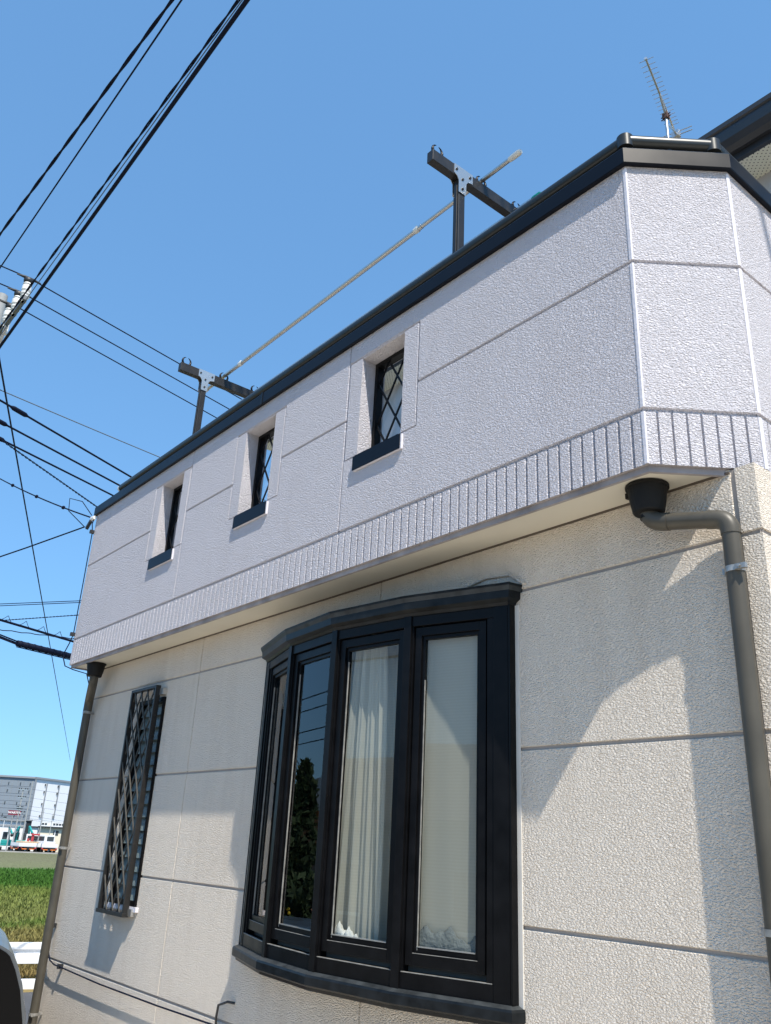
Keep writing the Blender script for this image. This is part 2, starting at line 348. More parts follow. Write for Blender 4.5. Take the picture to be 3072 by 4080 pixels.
# dim room behind the windows
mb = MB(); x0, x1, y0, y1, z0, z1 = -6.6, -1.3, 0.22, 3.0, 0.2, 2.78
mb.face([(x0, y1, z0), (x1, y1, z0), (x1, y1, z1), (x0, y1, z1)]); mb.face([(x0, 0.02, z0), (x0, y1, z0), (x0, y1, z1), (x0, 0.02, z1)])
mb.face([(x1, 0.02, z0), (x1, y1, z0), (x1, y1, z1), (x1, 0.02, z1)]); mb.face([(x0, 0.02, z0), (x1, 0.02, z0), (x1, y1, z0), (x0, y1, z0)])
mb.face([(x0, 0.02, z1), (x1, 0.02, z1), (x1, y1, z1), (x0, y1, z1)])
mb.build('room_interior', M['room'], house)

# balcony wall (front, chamfer, right return)
WC = (-2.869, -4.037, -5.212)
g = 0.0062
gr = [(XL, XA, ZG - 0.0088, ZG + 0.0088)]
edges = sorted([XL] + [c + s * 0.2735 for c in WC for s in (-1, 1)] + [XA])
for a, b in ((XL, WC[2] - .2735), (WC[2] + .2735, WC[1] - .2735), (WC[1] + .2735, WC[0] - .2735), (WC[0] + .2735, XA)):
    gr.append((a, b, ZM - 0.0080, ZM + 0.0080))
for c in WC:
    gr += [(c - .2735 - g, c - .2735 + g, 3.40, 3.972), (c + .2735 - g, c + .2735 + g, 3.40, 3.972),
           (c - .2735, c + .2735, 3.960, 3.973), (c - .2735, c + .2735, 3.397, 3.406)]
gr += [(x - g, x + g, ZG, ZT) for x in (-3.148, -4.930)]
k = XA - 0.052
while k > XL + 0.02:
    gr.append((k - .0068, k + .0068, ZB, ZG)); k -= 0.0525
holes = [(c - .167, c + .167, 3.392, 3.957) for c in WC]
mb = MB()
skin(mb, lambda u, v, d: (u, YU + d, v), [XL, XA], [ZB, ZT], gr, holes, 0.011, sl=.0048)
cdv = V((XB - XA, YB - YU, 0)); cl = cdv.length; cdv.normalize(); cn = V((-cdv.y, cdv.x, 0))
gr = [(0, cl, ZG - .0088, ZG + .0088), (0, cl, ZM - .0080, ZM + .0080)] + [(0.045 + .05 * i - .004, 0.045 + .05 * i + .004, ZB, ZG) for i in range(7)]
skin(mb, lambda u, v, d: V((XA, YU, v)) + cdv * u + cn * d, [0, cl], [ZB, ZT], gr, [], 0.010, sl=.003)
gr = [(YB, 1.7, ZG - .0088, ZG + .0088), (YB, 1.7, ZM - .0080, ZM + .0080)] + [(YB + 0.05 + .05 * i - .004, YB + 0.05 + .05 * i + .004, ZB, ZG) for i in range(30)]
skin(mb, lambda u, v, d: (XB - d, u, v), [YB, 1.7], [ZB, ZT], gr, [], 0.008)
mb.m = 0
# left return, inner faces, reveals
T = 0.15
mb.face([(XL, 1.7, ZB), (XL, YU, ZB), (XL, YU, ZT), (XL, 1.7, ZT)])
yi = YU + T
skin(mb, lambda u, v, d: (u, yi, v), [XL + T, XA - 0.06], [3.0, ZT], [], holes, 0)
mb.face([(XA - .06, yi, 3.0), (XB - T, YB + .06, 3.0), (XB - T, YB + .06, ZT), (XA - .06, yi, ZT)])
mb.face([(XB - T, YB + .06, 3.0), (XB - T, 1.7, 3.0), (XB - T, 1.7, ZT), (XB - T, YB + .06, ZT)])
mb.face([(XL + T, yi, 3.0), (XL + T, 1.7, 3.0), (XL + T, 1.7, ZT), (XL + T, yi, ZT)])
for h in holes:
    a, b, c_, d_ = h
    mb.face([(a, YU, c_), (a, yi, c_), (a, yi, d_), (a, YU, d_)]); mb.face([(b, yi, c_), (b, YU, c_), (b, YU, d_), (b, yi, d_)])
    mb.face([(a, YU, d_), (a, yi, d_), (b, yi, d_), (b, YU, d_)]); mb.face([(a, yi, c_), (a, YU, c_), (b, YU, c_), (b, yi, c_)])
mb.build('balcony_wall', M['wall_up'], house)
# smooth corner beads
for (cx, cy, d1, d2, w1_, w2_) in ((XA, YU, V((-1, 0, 0)), cdv, .011, .006), (XB, YB, -cdv, V((0, 1, 0)), .007, .012)):
    c0 = V((cx, cy, 0)); out = -(d1 + d2); out.normalize(); pr = 0.0022; mb = MB()
    n1 = V((0, -1, 0)) if cx == XA else V((cdv.y, -cdv.x, 0)); n2_ = V((cdv.y, -cdv.x, 0)) if cx == XA else V((1, 0, 0))
    for (za, zb) in ((ZB + .002, ZG - .009), (ZG + .009, ZM - .008), (ZM + .008, ZT - .03)):
        pts = [c0 + d1 * w1_, c0 + d1 * (w1_ - .001) + n1 * pr, c0 + out * pr * 1.25, c0 + d2 * (w2_ - .001) + n2_ * pr, c0 + d2 * w2_]
        mb.prism([(q.x, q.y) for q in pts], za, zb)
    mb.build('corner_bead', M['wall_up_smooth'], house)
# drip edge and soffit under the balcony
def offs(poly, d):                            # open chain offset outward (left end, ..., right)
    out = []
    for i, q in enumerate(poly):
        a = (V(poly[i]) - V(poly[i - 1])).normalized() if i > 0 else None
        b = (V(poly[i + 1]) - V(q)).normalized() if i < len(poly) - 1 else None
        na = V((a.y, -a.x)) if a is not None else None; nb = V((b.y, -b.x)) if b is not None else None
        if na is None: o = V(q) + nb * d
        elif nb is None: o = V(q) + na * d
        else: m_ = (na + nb).normalized(); o = V(q) + m_ * (d / m_.dot(na))
        out.append((o.x, o.y))
    return out
ring = [(XL, 1.7), (XL, YU), (XA, YU), (XB, YB), (XB, 1.7)]
inner = offs(ring, -0.014); inner2 = offs(ring, -0.028)
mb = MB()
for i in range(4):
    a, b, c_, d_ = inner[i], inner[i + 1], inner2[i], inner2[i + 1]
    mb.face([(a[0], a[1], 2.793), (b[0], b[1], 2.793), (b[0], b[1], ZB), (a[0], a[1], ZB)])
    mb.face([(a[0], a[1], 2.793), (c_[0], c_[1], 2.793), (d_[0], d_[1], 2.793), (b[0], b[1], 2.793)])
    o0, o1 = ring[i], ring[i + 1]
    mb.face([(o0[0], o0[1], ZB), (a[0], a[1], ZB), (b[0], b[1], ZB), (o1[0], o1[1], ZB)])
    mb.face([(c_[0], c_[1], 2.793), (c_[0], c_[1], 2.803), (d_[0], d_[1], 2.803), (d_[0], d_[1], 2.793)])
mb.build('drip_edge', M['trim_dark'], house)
mb = MB(); mb.face([(x, y, 2.803) for x, y in inner2[::-1]]); mb.build('balcony_soffit', M['soffit'], house)
mb = MB(); mb.face([(x, y, 3.0) for x, y in offs(ring, -.1)]); mb.build('balcony_floor', M['concrete'], house)
mb = MB(); mb.box(XL + .02, -1.25, -.004, .004, 2.795, 2.803); mb.build('soffit_seam', mat('brown_seam', (.10, .08, .065), .8), house)
# coping
c_out = offs(ring, 0.020); c_in = offs(ring, -T - 0.02)
mb = MB()
def loft(mb, levels, base, pale_levels=()):
    rings = [[(x, y, z) for x, y in offs(base, d)] for d, z in levels]
    for k_, (a, b) in enumerate(zip(rings, rings[1:])):
        mb.m = 1 if k_ in pale_levels else 0
        for i in range(len(base) - 1): mb.face([a[i], a[i + 1], b[i + 1], b[i]])
    mb.m = 0
    return rings
loft(mb, [(-.002, 4.080), (0.020, 4.078), (0.022, 4.082), (0.022, 4.150), (0.018, 4.156), (-T - .01, 4.160), (-T - .014, 4.156), (-T - .014, 4.08), (-T + .001, 4.08)], ring)
mb.build('coping', M['coping'], house)
mb = MB()                                     # standing joints of the coping
for x in (-4.03,):
    mb.box(x - .012, x + .012, YU - .025, YU - .010, 4.076, 4.158)
mb.build('coping_joint', M['frame_worn'], house)
# handrail tube on small feet
tr = offs(ring, -0.055); hz = 4.255
mb = MB()
mb.tube([(-6.36, tr[1][1], hz), (tr[2][0], tr[2][1], hz)], 0.030, 14)
mb.tube([(tr[2][0], tr[2][1], hz), (tr[3][0], tr[3][1], hz)], 0.030, 14)
mb.tube([(tr[3][0], tr[3][1], hz), (tr[3][0], 1.6, hz)], 0.030, 14)
hr = mb.build('handrail', M['coping2'], house)
for q, da, db in ((tr[2], V((-1, 0, 0)), V(cdv)), (tr[3], -V(cdv), V((0, 1, 0)))):
    mb = MB(); mb.tube([(q[0], q[1], hz - .034), (q[0], q[1], hz + .022)], 0.033, 18); mb.sphere((q[0], q[1], hz + .02), 0.0328, 18, 8, (1, 1, .45))
    for d in (da, db): mb.tube([V((*q, hz)) + d * .03, V((*q, hz)) + d * .085], 0.0295, 14)
    mb.build('rail_joint', M['coping2'], hr)
mid = (V(tr[2]) + V(tr[3])) / 2
for q in [(mid.x, mid.y)] + [(-2.3 - 0.95 * i, tr[1][1]) for i in range(5)] + [(tr[3][0], .9)]:
    mb = MB(); mb.tube([(q[0], q[1], 4.155), (q[0], q[1], hz)], 0.012, 10); mb.build('rail_foot', M['coping2'], hr)
mb = MB(); mb.tube([(-6.385, tr[1][1], hz), (-6.358, tr[1][1], hz)], 0.0285, 14); mb.build('end_cap', M['white_plastic'], hr)

# the three small diamond-lattice windows of the balcony wall
for c in WC:
    wr = MB(); fw_ = 0.022; a, b, z0, z1 = c - .167, c + .167, 3.392, 3.957; ya, yb = YU + .085, YU + .125
    wr.box(a, a + fw_, ya, yb, z0, z1); wr.box(b - fw_, b, ya, yb, z0, z1)
    wr.box(a + fw_, b - fw_, ya, yb, z1 - fw_, z1); wr.box(a + fw_, b - fw_, ya, yb, z0, z0 + fw_ + .04)
    win = wr.build('lattice_window', M['frame'], house)
    lt = MB(); a2, b2, c2, d2 = a + fw_ - .002, b - fw_ + .002, z0 + fw_, z1 - fw_ + .002
    cw = (b2 - a2); 
    for s in (1, -1):                          # diagonals of a diamond grid, clipped to the opening
        for i in range(-4, 5):
            zc = (z1 + z0) / 2 + .155 + i * 0.235
            pts = []
            sl_ = s * 1.62
            u0, u1 = a2, b2
            f0 = zc + sl_ * (u0 - c); f1 = zc + sl_ * (u1 - c)
            # clip in z
            def clip(u0, f0, u1, f1):
                for lim, sg in ((c2, 1), (d2, -1)):
                    if (f0 - lim) * sg < 0 and (f1 - lim) * sg < 0: return None
                    if (f0 - lim) * sg < 0: u0 = u0 + (lim - f0) / (f1 - f0) * (u1 - u0); f0 = lim
                    if (f1 - lim) * sg < 0: u1 = u0 + (lim - f0) / (f1 - f0) * (u1 - u0); f1 = lim
                return u0, f0, u1, f1
            r = clip(u0, f0, u1, f1)
            if r and abs(r[2] - r[0]) > .01: yy = ya + .012 + (.004 if s > 0 else 0); lt.bar((r[0], yy, r[1]), (r[2], yy, r[3]), 0.0105, 0.006, (0, 0, 1))
    lt.build('muntin', M['frame'], win)
    pn = MB(); pn.face([(a2, ya + .03, c2), (b2, ya + .03, c2), (b2, ya + .03, d2), (a2, ya + .03, d2)]); pn.build('pane', M['glass_clear'], win)
    sb = MB(); sb.obox((c - .178, YU - .011, 3.312), (.366, 0, 0), (0, .011, .001), (0, 0, .076)); si = sb.build('sill', M['wall_up_smooth'], win)
    sb = MB(); sb.obox((c - .180, YU - .015, 3.315), (.360, 0, 0), (0, .0035, 0), (0, 0, .074)); sb.obox((c - .165, YU - .015, 3.3895), (.330, 0, 0), (0, .096, .010), (0, 0, .003))
    sb.build('sill_flashing', M['coping'], win)

# upper storey behind the balcony: wall, perforated soffit, gutter, roof
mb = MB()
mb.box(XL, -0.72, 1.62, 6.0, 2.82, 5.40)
mb.build('upper_storey_wall', mat('shaded_upper_wall_paint', (0.52, 0.52, 0.55), 0.8, vary=(3, .04)), house)  # greyer than the balcony wall: its shade is mixed into the paint
mb = MB(); mb.box(-3.6, -2.2, 1.585, 1.618, 3.15, 5.0)
pw = mb.build('balcony_door', M['frame'], house)
mb = MB()
for a in (-3.55, -2.875): mb = MB(); mb.box(a, a + .62, 1.578, 1.583, 3.2, 4.95); mb.build('pane', M['car_glass'], pw)
ms = bpy.data.materials.new('perforated_soffit'); ms.use_nodes = True
n = ms.node_tree; p = n.nodes['Principled BSDF']; p.inputs['Roughness'].default_value = .7
tc = n.nodes.new('ShaderNodeTexCoord'); mp = n.nodes.new('ShaderNodeMapping'); mp.inputs['Rotation'].default_value = (0, 0, math.radians(45)); mp.inputs['Scale'].default_value = (44, 44, 44)
n.links.new(tc.outputs['Object'], mp.inputs[0])
fr_ = n.nodes.new('ShaderNodeVectorMath'); fr_.operation = 'FRACTION'; n.links.new(mp.outputs[0], fr_.inputs[0])
sb_ = n.nodes.new('ShaderNodeVectorMath'); sb_.operation = 'SUBTRACT'; sb_.inputs[1].default_value = (.5, .5, 0); n.links.new(fr_.outputs[0], sb_.inputs[0])
ml = n.nodes.new('ShaderNodeVectorMath'); ml.operation = 'MULTIPLY'; ml.inputs[1].default_value = (1, 1, 0); n.links.new(sb_.outputs[0], ml.inputs[0])
ln = n.nodes.new('ShaderNodeVectorMath'); ln.operation = 'LENGTH'; n.links.new(ml.outputs[0], ln.inputs[0])
lt_ = n.nodes.new('ShaderNodeMath'); lt_.operation = 'LESS_THAN'; lt_.inputs[1].default_value = .16; n.links.new(ln.outputs['Value'], lt_.inputs[0])
mx = n.nodes.new('ShaderNodeMix'); mx.data_type = 'RGBA'; mx.inputs[6].default_value = (.74, .74, .62, 1); mx.inputs[7].default_value = (.02, .02, .02, 1)
n.links.new(lt_.outputs[0], mx.inputs[0]); n.links.new(mx.outputs[2], p.inputs['Base Color'])
mb = MB(); mb.box(XL - .3, -0.4, 1.405, 1.62, 5.40, 5.42); mb.build('eave_soffit', ms, house)
mb = MB(); mb.box(XL - .3, -0.4, 1.375, 1.405, 5.385, 5.60); mb.build('fascia_board', M['gutter'], house)
mb = MB()
prof = [(1.375, 5.43), (1.345, 5.425), (1.31, 5.44), (1.285, 5.475), (1.275, 5.52), (1.275, 5.545), (1.262, 5.55), (1.262, 5.558), (1.285, 5.56), (1.375, 5.53)]
vs = [(XL - .3, y, z) for y, z in prof] + [(-0.4, y, z) for y, z in prof]; npf = len(prof)
mb.raw(vs, [(i, (i + 1) % npf, npf + (i + 1) % npf, npf + i) for i in range(npf)] + [tuple(range(npf))[::-1], tuple(range(npf, 2 * npf))], False)
mb.build('gutter', M['gutter'], house)
mb = MB(); mb.box(XL - .3, -0.4, 1.335, 1.40, 5.612, 5.625); mb.build('roof_edge_trim', M['roof_edge'], house)
mb = MB(); vs = [(XL - .35, 1.33, 5.625), (-0.35, 1.33, 5.625), (-0.35, 4.2, 6.75), (XL - .35, 4.2, 6.75), (-0.35, 7.0, 5.672), (XL - .35, 7.0, 5.672)]
vs2 = [(x, y, z + .03) for x, y, z in vs]
mb.raw(vs + vs2, [(6, 7, 8, 9), (9, 8, 10, 11), (0, 3, 2, 1), (3, 5, 4, 2), (0, 1, 7, 6), (5, 11, 10, 4), (0, 6, 9, 3), (3, 9, 11, 5), (1, 2, 8, 7), (2, 4, 10, 8)])
mb.build('roof', M['roof_m'], house)
for x in (XL, -.72): mb = MB(); mb.face([(x, 1.62, 5.4), (x, 6, 5.4), (x, 4.2, 6.7)]); mb.build('gable', M['wall_up'], house)

# ---- bow window
B0 = [(-4.005, 0.0), (-3.985, -0.035), (-3.535, -0.178), (-3.092, -0.228), (-2.645, -0.172), (-2.203, -0.035), (-2.190, 0.0)]
facets = [(V(B0[i]), V(B0[i + 1])) for i in range(1, 5)]
bay = MB()
def fbox(mb, f, u0, u1, n0, n1, z0, z1):
    """box on facet f: u metres from its left end, n outward offset"""
    a, b = f; d = (b - a).normalized(); nn = V((d.y, -d.x))
    o = a + d * u0 + nn * n1; du = d * (u1 - u0); dn = -nn * (n1 - n0)
    mb.obox((o.x, o.y, z0), (du.x, du.y, 0), (dn.x, dn.y, 0), (0, 0, z1 - z0))
Z0, Z1 = 1.130, 2.520
frame = MB()
for i, f in enumerate(facets):                # fixed frame: bottom rail, head, side posts
    Lf = (f[1] - f[0]).length
    e0 = 0.05 if i == 0 else 0.0; e1 = 0.062 if i == 3 else 0.0
    fbox(frame, f, 0.018, Lf - .018, -.05, -.002, Z0, Z0 + .055)
    fbox(frame, f, 0.018, Lf - .018, -.05, -.002, Z1 - .045, Z1)
    if e0: fbox(frame, f, 0.0, e0, -.05, .0, Z0, Z1)
    if e1: fbox(frame, f, Lf - e1, Lf, -.05, .002, Z0, Z1); fbox(frame, f, Lf - e1 - .03, Lf - e1, -.05, -.004, Z0 + .056, Z1 - .046)
    fbox(frame, f, e0 + .018, e0 + .026, -.05, -.006, Z0 + .055, Z1 - .045)
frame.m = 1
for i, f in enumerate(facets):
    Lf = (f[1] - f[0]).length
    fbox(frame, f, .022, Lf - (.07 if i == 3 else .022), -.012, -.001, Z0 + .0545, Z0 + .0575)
    fbox(frame, f, .016, .0185, -.02, .0035, Z0 + .01, Z1 - .15)  # painted highlight along the edge, ending short of the head
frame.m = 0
for i in (1, 2, 3):                           # vertical posts at the knuckles
    q = V(B0[i + 1]); d = ((facets[i][1] - facets[i][0]).normalized() + (facets[i - 1][1] - facets[i - 1][0]).normalized()).normalized(); nn = V((d.y, -d.x))
    o = q - d * .019 + nn * .004
    frame.obox((o.x, o.y, Z0 - .004), (d.x * .038, d.y * .038, 0), (-nn.x * .06, -nn.y * .06, 0), (0, 0, Z1 - Z0 + .004))
frame.obox((-2.203, -.035, Z0), (.010, 0, 0), (0, .05, 0), (0, 0, Z1 - Z0))
frame.obox((-3.995, -.035, Z0), (.008, 0, 0), (0, .05, 0), (0, 0, Z1 - Z0))
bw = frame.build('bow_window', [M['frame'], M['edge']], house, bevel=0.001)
for i, f in enumerate(facets):
    Lf = (f[1] - f[0]).length; e0 = 0.05 if i == 0 else 0.019; e1 = 0.092 if i == 3 else 0.019
    u0, u1 = e0 + .012, Lf - e1 - .010; za, zb = Z0 + .078, Z1 - .050
    s_ = MB()
    fbox(s_, f, u0, u0 + .030, -.045, -.014, za, zb); fbox(s_, f, u1 - .030, u1, -.045, -.014, za, zb)
    fbox(s_, f, u0 + .030, u1 - .030, -.045, -.014, za, za + .040); fbox(s_, f, u0 + .030, u1 - .030, -.045, -.014, zb - .036, zb)
    # glazing bead, stepped back
    fbox(s_, f, u0 + .030, u0 + .044, -.043, -.024, za + .04, zb - .036); fbox(s_, f, u1 - .044, u1 - .030, -.043, -.024, za + .04, zb - .036)
    fbox(s_, f, u0 + .044, u1 - .044, -.043, -.024, za + .04, za + .062); fbox(s_, f, u0 + .044, u1 - .044, -.043, -.024, zb - .052, zb - .036)
    s_.m = 1; fbox(s_, f, u0 + .031, u1 - .031, -.018, -.0135, za + .0395, za + .0418); fbox(s_, f, u0 + .0435, u0 + .047, -.030, -.0235, za + .05, zb - .10 - .12 * (i == 3)); s_.m = 0  # pale ledge line; the upright strip stands in for the sunlit bead
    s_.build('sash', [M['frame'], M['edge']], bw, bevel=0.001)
    s_ = MB(); fbox(s_, f, u0 + .044, u1 - .044, -.034, -.022, za + .0605, za + .064); s_.build('glazing_strip', M['steel'] if i else M['frame_worn'], bw)
    pn = MB(); a, b = f; d = (b - a).normalized(); nn = V((d.y, -d.x))
    p0 = a + d * (u0 + .04) - nn * .034; p1 = a + d * (u1 - .04) - nn * .034
    pn.face([(p0.x, p0.y, za + .03), (p1.x, p1.y, za + .03), (p1.x, p1.y, zb - .03), (p0.x, p0.y, zb - .03)])
    pn.build('pane', M['glass'], bw)
base = [(-4.0, 0.012)] + B0[1:6] + [(-2.196, 0.012)]
mb = MB(); loft(mb, [(-.14, 1.1345), (0.004, 1.131), (.026, 1.122), (.030, 1.114), (.030, 1.085), (.026, 1.080), (.014, 1.076), (.010, 1.064), (-.2, 1.062)], base, pale_levels=(1,))
mb.build('sill', [M['frame_worn'], M['pale_band']], bw)
mb = MB()
mb.prism([(x, y) for x, y in offs(base, -.052)] + [(-2.2, .2), (-4.0, .2)], 1.14, 1.225); mb.build('sill_board', mat('inner_sill', (.10, .09, .08), .7), bw)
mb = MB(); loft(mb, [(-.06, 2.516), (.004, 2.518), (.010, 2.530), (.030, 2.542), (.032, 2.572), (.040, 2.590), (.042, 2.600), (-.02, 2.612)], base, pale_levels=(4,))
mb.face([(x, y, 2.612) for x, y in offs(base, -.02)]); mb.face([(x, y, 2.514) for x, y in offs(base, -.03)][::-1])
mb.build('canopy', [M['frame_worn'], M['pale_band']], bw)  # paler band painted where the canopy catches the sun
mb = MB(); mb.box(-2.196, -2.173, -.004, 0.0, 1.08, 2.52); mb.build('render_return', mat('smooth_beige_render', (.66, .63, .58), .8, vary=(12, .06)), bw, label='pale smooth render strip beside the bow window')
mb = MB(); mb.tube([(-2.14, -.004, 2.60), (-2.22, -.006, 2.655), (-2.35, -.006, 2.668), (-2.55, -.006, 2.64), (-2.75, -.004, 2.615)], .006, 8); mb.build('sealant_bead', M['wall_low'], bw)

# ---- louvre window with its diamond guard
fr = MB(); x0, x1, z0, z1 = LX0, LX1, LZ0, LZ1
fr.box(x0, x0 + .03, -.015, .07, z0, z1); fr.box(x1 - .018, x1, -.015, .07, z0, z1); fr.box(x0 + .03, x1 - .018, -.015, .07, z1 - .03, z1); fr.box(x0 + .03, x1 - .018, -.015, .07, z0, z0 + .03)
lw = fr.build('louvre_window', M['frame'], house)
nb = 15; hh = (z1 - z0 - .06) / nb
for i in range(nb):
    z = z0 + .03 + i * hh; b = MB(); b.obox((x0 + .03, .000, z), (x1 - x0 - .048, 0, 0), (0, .006, 0), (0, .030, hh * 1.08)); b.build('louvre_blade', M['louvre'], lw)
gd = MB(); gx0, gx1, gz0, gz1 = -5.735, -5.338, 1.142, 2.542; ya, yb = -.060, -.024; t = .018
gd.box(gx0, gx0 + t, ya, yb, gz0, gz1); gd.box(gx1 - t, gx1, ya, yb, gz0, gz1)
gd.box(gx0 + t, gx1 - t, ya, yb, gz1 - t, gz1); gd.box(gx0 - .006, gx1 + .006, ya - .006, yb, gz0 - .004, gz0 + t)
guard = gd.build('window_guard', M['bar'], lw, bevel=.001)
gb = MB()
def diag(mb, s, zc, u0, u1, z0, z1, slope, y, wd, th):
    f0 = zc + s * slope * (u0 - (u0 + u1) / 2); f1 = zc + s * slope * (u1 - (u0 + u1) / 2); a, b = u0, u1
    for lim, sg in ((z0, 1), (z1, -1)):
        if (f0 - lim) * sg < 0 and (f1 - lim) * sg < 0: return
        if (f0 - lim) * sg < 0: a = a + (lim - f0) / (f1 - f0) * (b - a); f0 = lim
        if (f1 - lim) * sg < 0: b = a + (lim - f0) / (f1 - f0) * (b - a); f1 = lim
    if abs(b - a) > .01: mb.bar((a, y, f0), (b, y, f1), wd, th, (0, 0, 1))
for i in range(12):
    diag(gb, -1, 1.03 + i * .176, gx0 + t, gx1 - t, gz0 + t, gz1 - t, 1.80, -.052, .008, .008)
    diag(gb, 1, 1.03 + i * .176, gx0 + t, gx1 - t, gz0 + t, gz1 - t, 1.80, -.042, .008, .008)
gb.build('guard_bar', mat('sunlit_bronze_flat_bar', (.050, .047, .041), .5, vary=(20, .15)), lw)  # lighter than the guard frame: sunlight on the bars is in the colour
for z in (1.165, 2.50):
    mb = MB(); mb.box(gx1 - .004, gx1 + .05, -.03, .0, z - .02, z + .02); mb.build('guard_bracket', M['steel'], lw)
mb = MB(); mb.box(x0 - .02, x1 + .03, -.02, .0, z0 - .03, z0 - .003); mb.build('sill', M['wall_up_smooth'], lw)

# ---- downpipes
def arc(p, c, q, n=8):
    p, c, q = V(p), V(c), V(q)
    return [(p * (1 - t) ** 2 + c * 2 * t * (1 - t) + q * t * t) for t in [i / n for i in range(n + 1)]]
def bracket(x, y, z, r, par):
    b = MB(); b.tube([(x, y, z - .009), (x, y, z + .009)], r + .003, 20); b.box(x + .015, x + .05, y - r - .004, y - r + .010, z - .008, z + .008)
    b.tube([(x + .03, y - r - .01, z), (x + .03, y - r + .016, z)], .005, 8); b.box(x - .006, x + .006, y + r, 0, z - .008, z + .008)
    b.box(x - r - .010, x - r + .004, y - .008, y + .008, z - .010, z + .010)
    b.build('bracket', M['clip'], par)
px, py, pr = -1.244, -.044, .0285
mb = MB()
hx, hy = -1.505, -.086
top = V((hx, hy, 2.74)); e1 = V((hx, hy, 2.668)); e2 = V((px, py, 2.622))
dd = (e2 - e1).normalized()
path = [top] + arc(e1 + V((0, 0, .035)), e1, e1 + dd * .045) + arc(e2 - dd * .04, e2, e2 - V((0, 0, .042))) + [V((px, py, GZ + .05))]
mb.tube(path, pr, 20)
dp = mb.build('downpipe', M['pipe'], house, label='brown grey rain pipe with a crooked top near the right corner')
mb = MB(); mb.tube([e2 - dd * .07] + arc(e2 - dd * .045, e2, e2 - V((0, 0, .045))) + [e2 - V((0, 0, .052))], pr + .0025, 20)
mb.build('elbow', M['pipe'], dp)
mb = MB(); mb.tube([e1 + V((0, 0, .055))] + arc(e1 + V((0, 0, .04)), e1, e1 + dd * .05) + [e1 + dd * .07], pr + .0025, 20); mb.build('elbow', M['pipe'], dp)
def hopper(x, y, par):
    h = MB(); prof = [(.074, 2.800), (.074, 2.792), (.067, 2.790), (.062, 2.75), (.053, 2.705), (.050, 2.700), (.030, 2.698), (.030, 2.68)]
    n_ = 28; vs = [(x + r * math.cos(2 * math.pi * k / n_), y + r * math.sin(2 * math.pi * k / n_), z) for r, z in prof for k in range(n_)]
    h.raw(vs, [(j * n_ + k, (j + 1) * n_ + k, (j + 1) * n_ + (k + 1) % n_, j * n_ + (k + 1) % n_) for j in range(len(prof) - 1) for k in range(n_)], False)
    h.box(x - .082, x - .068, y - .012, y + .004, 2.775, 2.795)
    h.build('rain_hopper', M['hopper'], par)
hopper(hx, hy, dp)
for z in (2.452, 1.440, .43): bracket(px, py, z, pr, dp)
lx, ly = -6.54, -.055
mb = MB(); e1 = V((-6.33, -.125, 2.665)); e2 = V((lx, ly, 2.55)); dd = (e2 - e1).normalized()
mb.tube([V((-6.33, -.125, 2.71))] + arc(e1 + V((0, 0, .03)), e1, e1 + dd * .05) + arc(e2 - dd * .05, e2, e2 - V((0, 0, .06))) + [V((lx, ly, GZ + .05))], .030, 20)
dp2 = mb.build('downpipe', M['pipe'], house, label='brown grey rain pipe at the far left corner')
mb = MB(); mb.tube([e1 + V((0, 0, .04))] + arc(e1 + V((0, 0, .03)), e1, e1 + dd * .05) + arc(e2 - dd * .05, e2, e2 - V((0, 0, .06))) + [e2 - V((0, 0, .09))], .0325, 20); mb.build('elbow', M['pipe'], dp2)
hopper(-6.33, -.125, dp2)
for z in (2.458, 1.493, .444): bracket(lx, ly, z, .030, dp2)

# ------------------------------------------------------------------ curtains inside the bow window
def curtain(facs, u0, u1, depth, z0, z1, label, amp=.016, seed=1, name='sheer_curtain', gather=0.0, freq=24):
    rnd = random.Random(seed); pts = []; tot = 0
    chain = offs(base, -depth)[1:6]; chain = [V(q) for q in chain]
    segs = [(chain[i], chain[i + 1]) for i in facs]
    N = 150; K = 26; vs = []; Ltot = sum((b - a).length for a, b in segs)
    ph = [rnd.uniform(0, 6.28) for _ in range(5)]
    for j in range(K + 1):
        tz = j / K; z = z0 + (z1 - z0) * tz
        for i in range(N + 1):
            t_ = i / N; tt = u0 + (u1 - u0) * t_
            tt += gather * (1 - tz) * .0 + gather * (tz ** 1.5) * (0.55 - t_) * .5
            s_ = tt * Ltot
            s_ = max(0.0, min(Ltot - 1e-4, s_))
            for a, b in segs:
                l = (b - a).length
                if s_ <= l: break
                s_ -= l
            d = (b - a).normalized(); q = a + d * s_; nn = V((d.y, -d.x))
            wv = math.sin(t_ * freq + ph[0] + 1.4 * math.sin(tz * 2 + ph[1])) * (.55 + .45 * math.sin(t_ * freq * .31 + ph[2])) + .28 * math.sin(t_ * freq * 2.3 + ph[3] + 1.5 * tz)
            flare = 1.0 + .35 * (1 - tz)
            q = q + nn * amp * wv * flare * (.45 if tz > .97 else 1)
            if j == 0: z_ = z + .006 * math.sin(t_ * 60)
            else: z_ = z
            vs.append((q.x, q.y, z_))
    fs = [(j * (N + 1) + i, j * (N + 1) + i + 1, (j + 1) * (N + 1) + i + 1, (j + 1) * (N + 1) + i) for j in range(K) for i in range(N)]
    mb = MB(); mb.raw(vs, fs, True); o = mb.build(name, M['curtain']); tag(o, label, 'curtain', 'sheer curtains hanging inside the bow window')
    return o
curtain([3], 0.02, 0.86, .060, 1.232, 2.47, 'pale sheer curtain behind the widest right-hand pane, flat with few folds', amp=.0035, seed=5, freq=7)
curtain([2], 0.02, 0.66, .082, 1.232, 2.47, 'pleated sheer curtain in the middle of the bow, its hem bunched on the sill', amp=.016, seed=2, gather=.5, freq=22)
curtain([1, 2], 0.46, 0.98, .175, 1.232, 2.47, 'second sheer layer deeper in the room behind the pleated middle curtain', amp=.02, seed=9, gather=-.3)
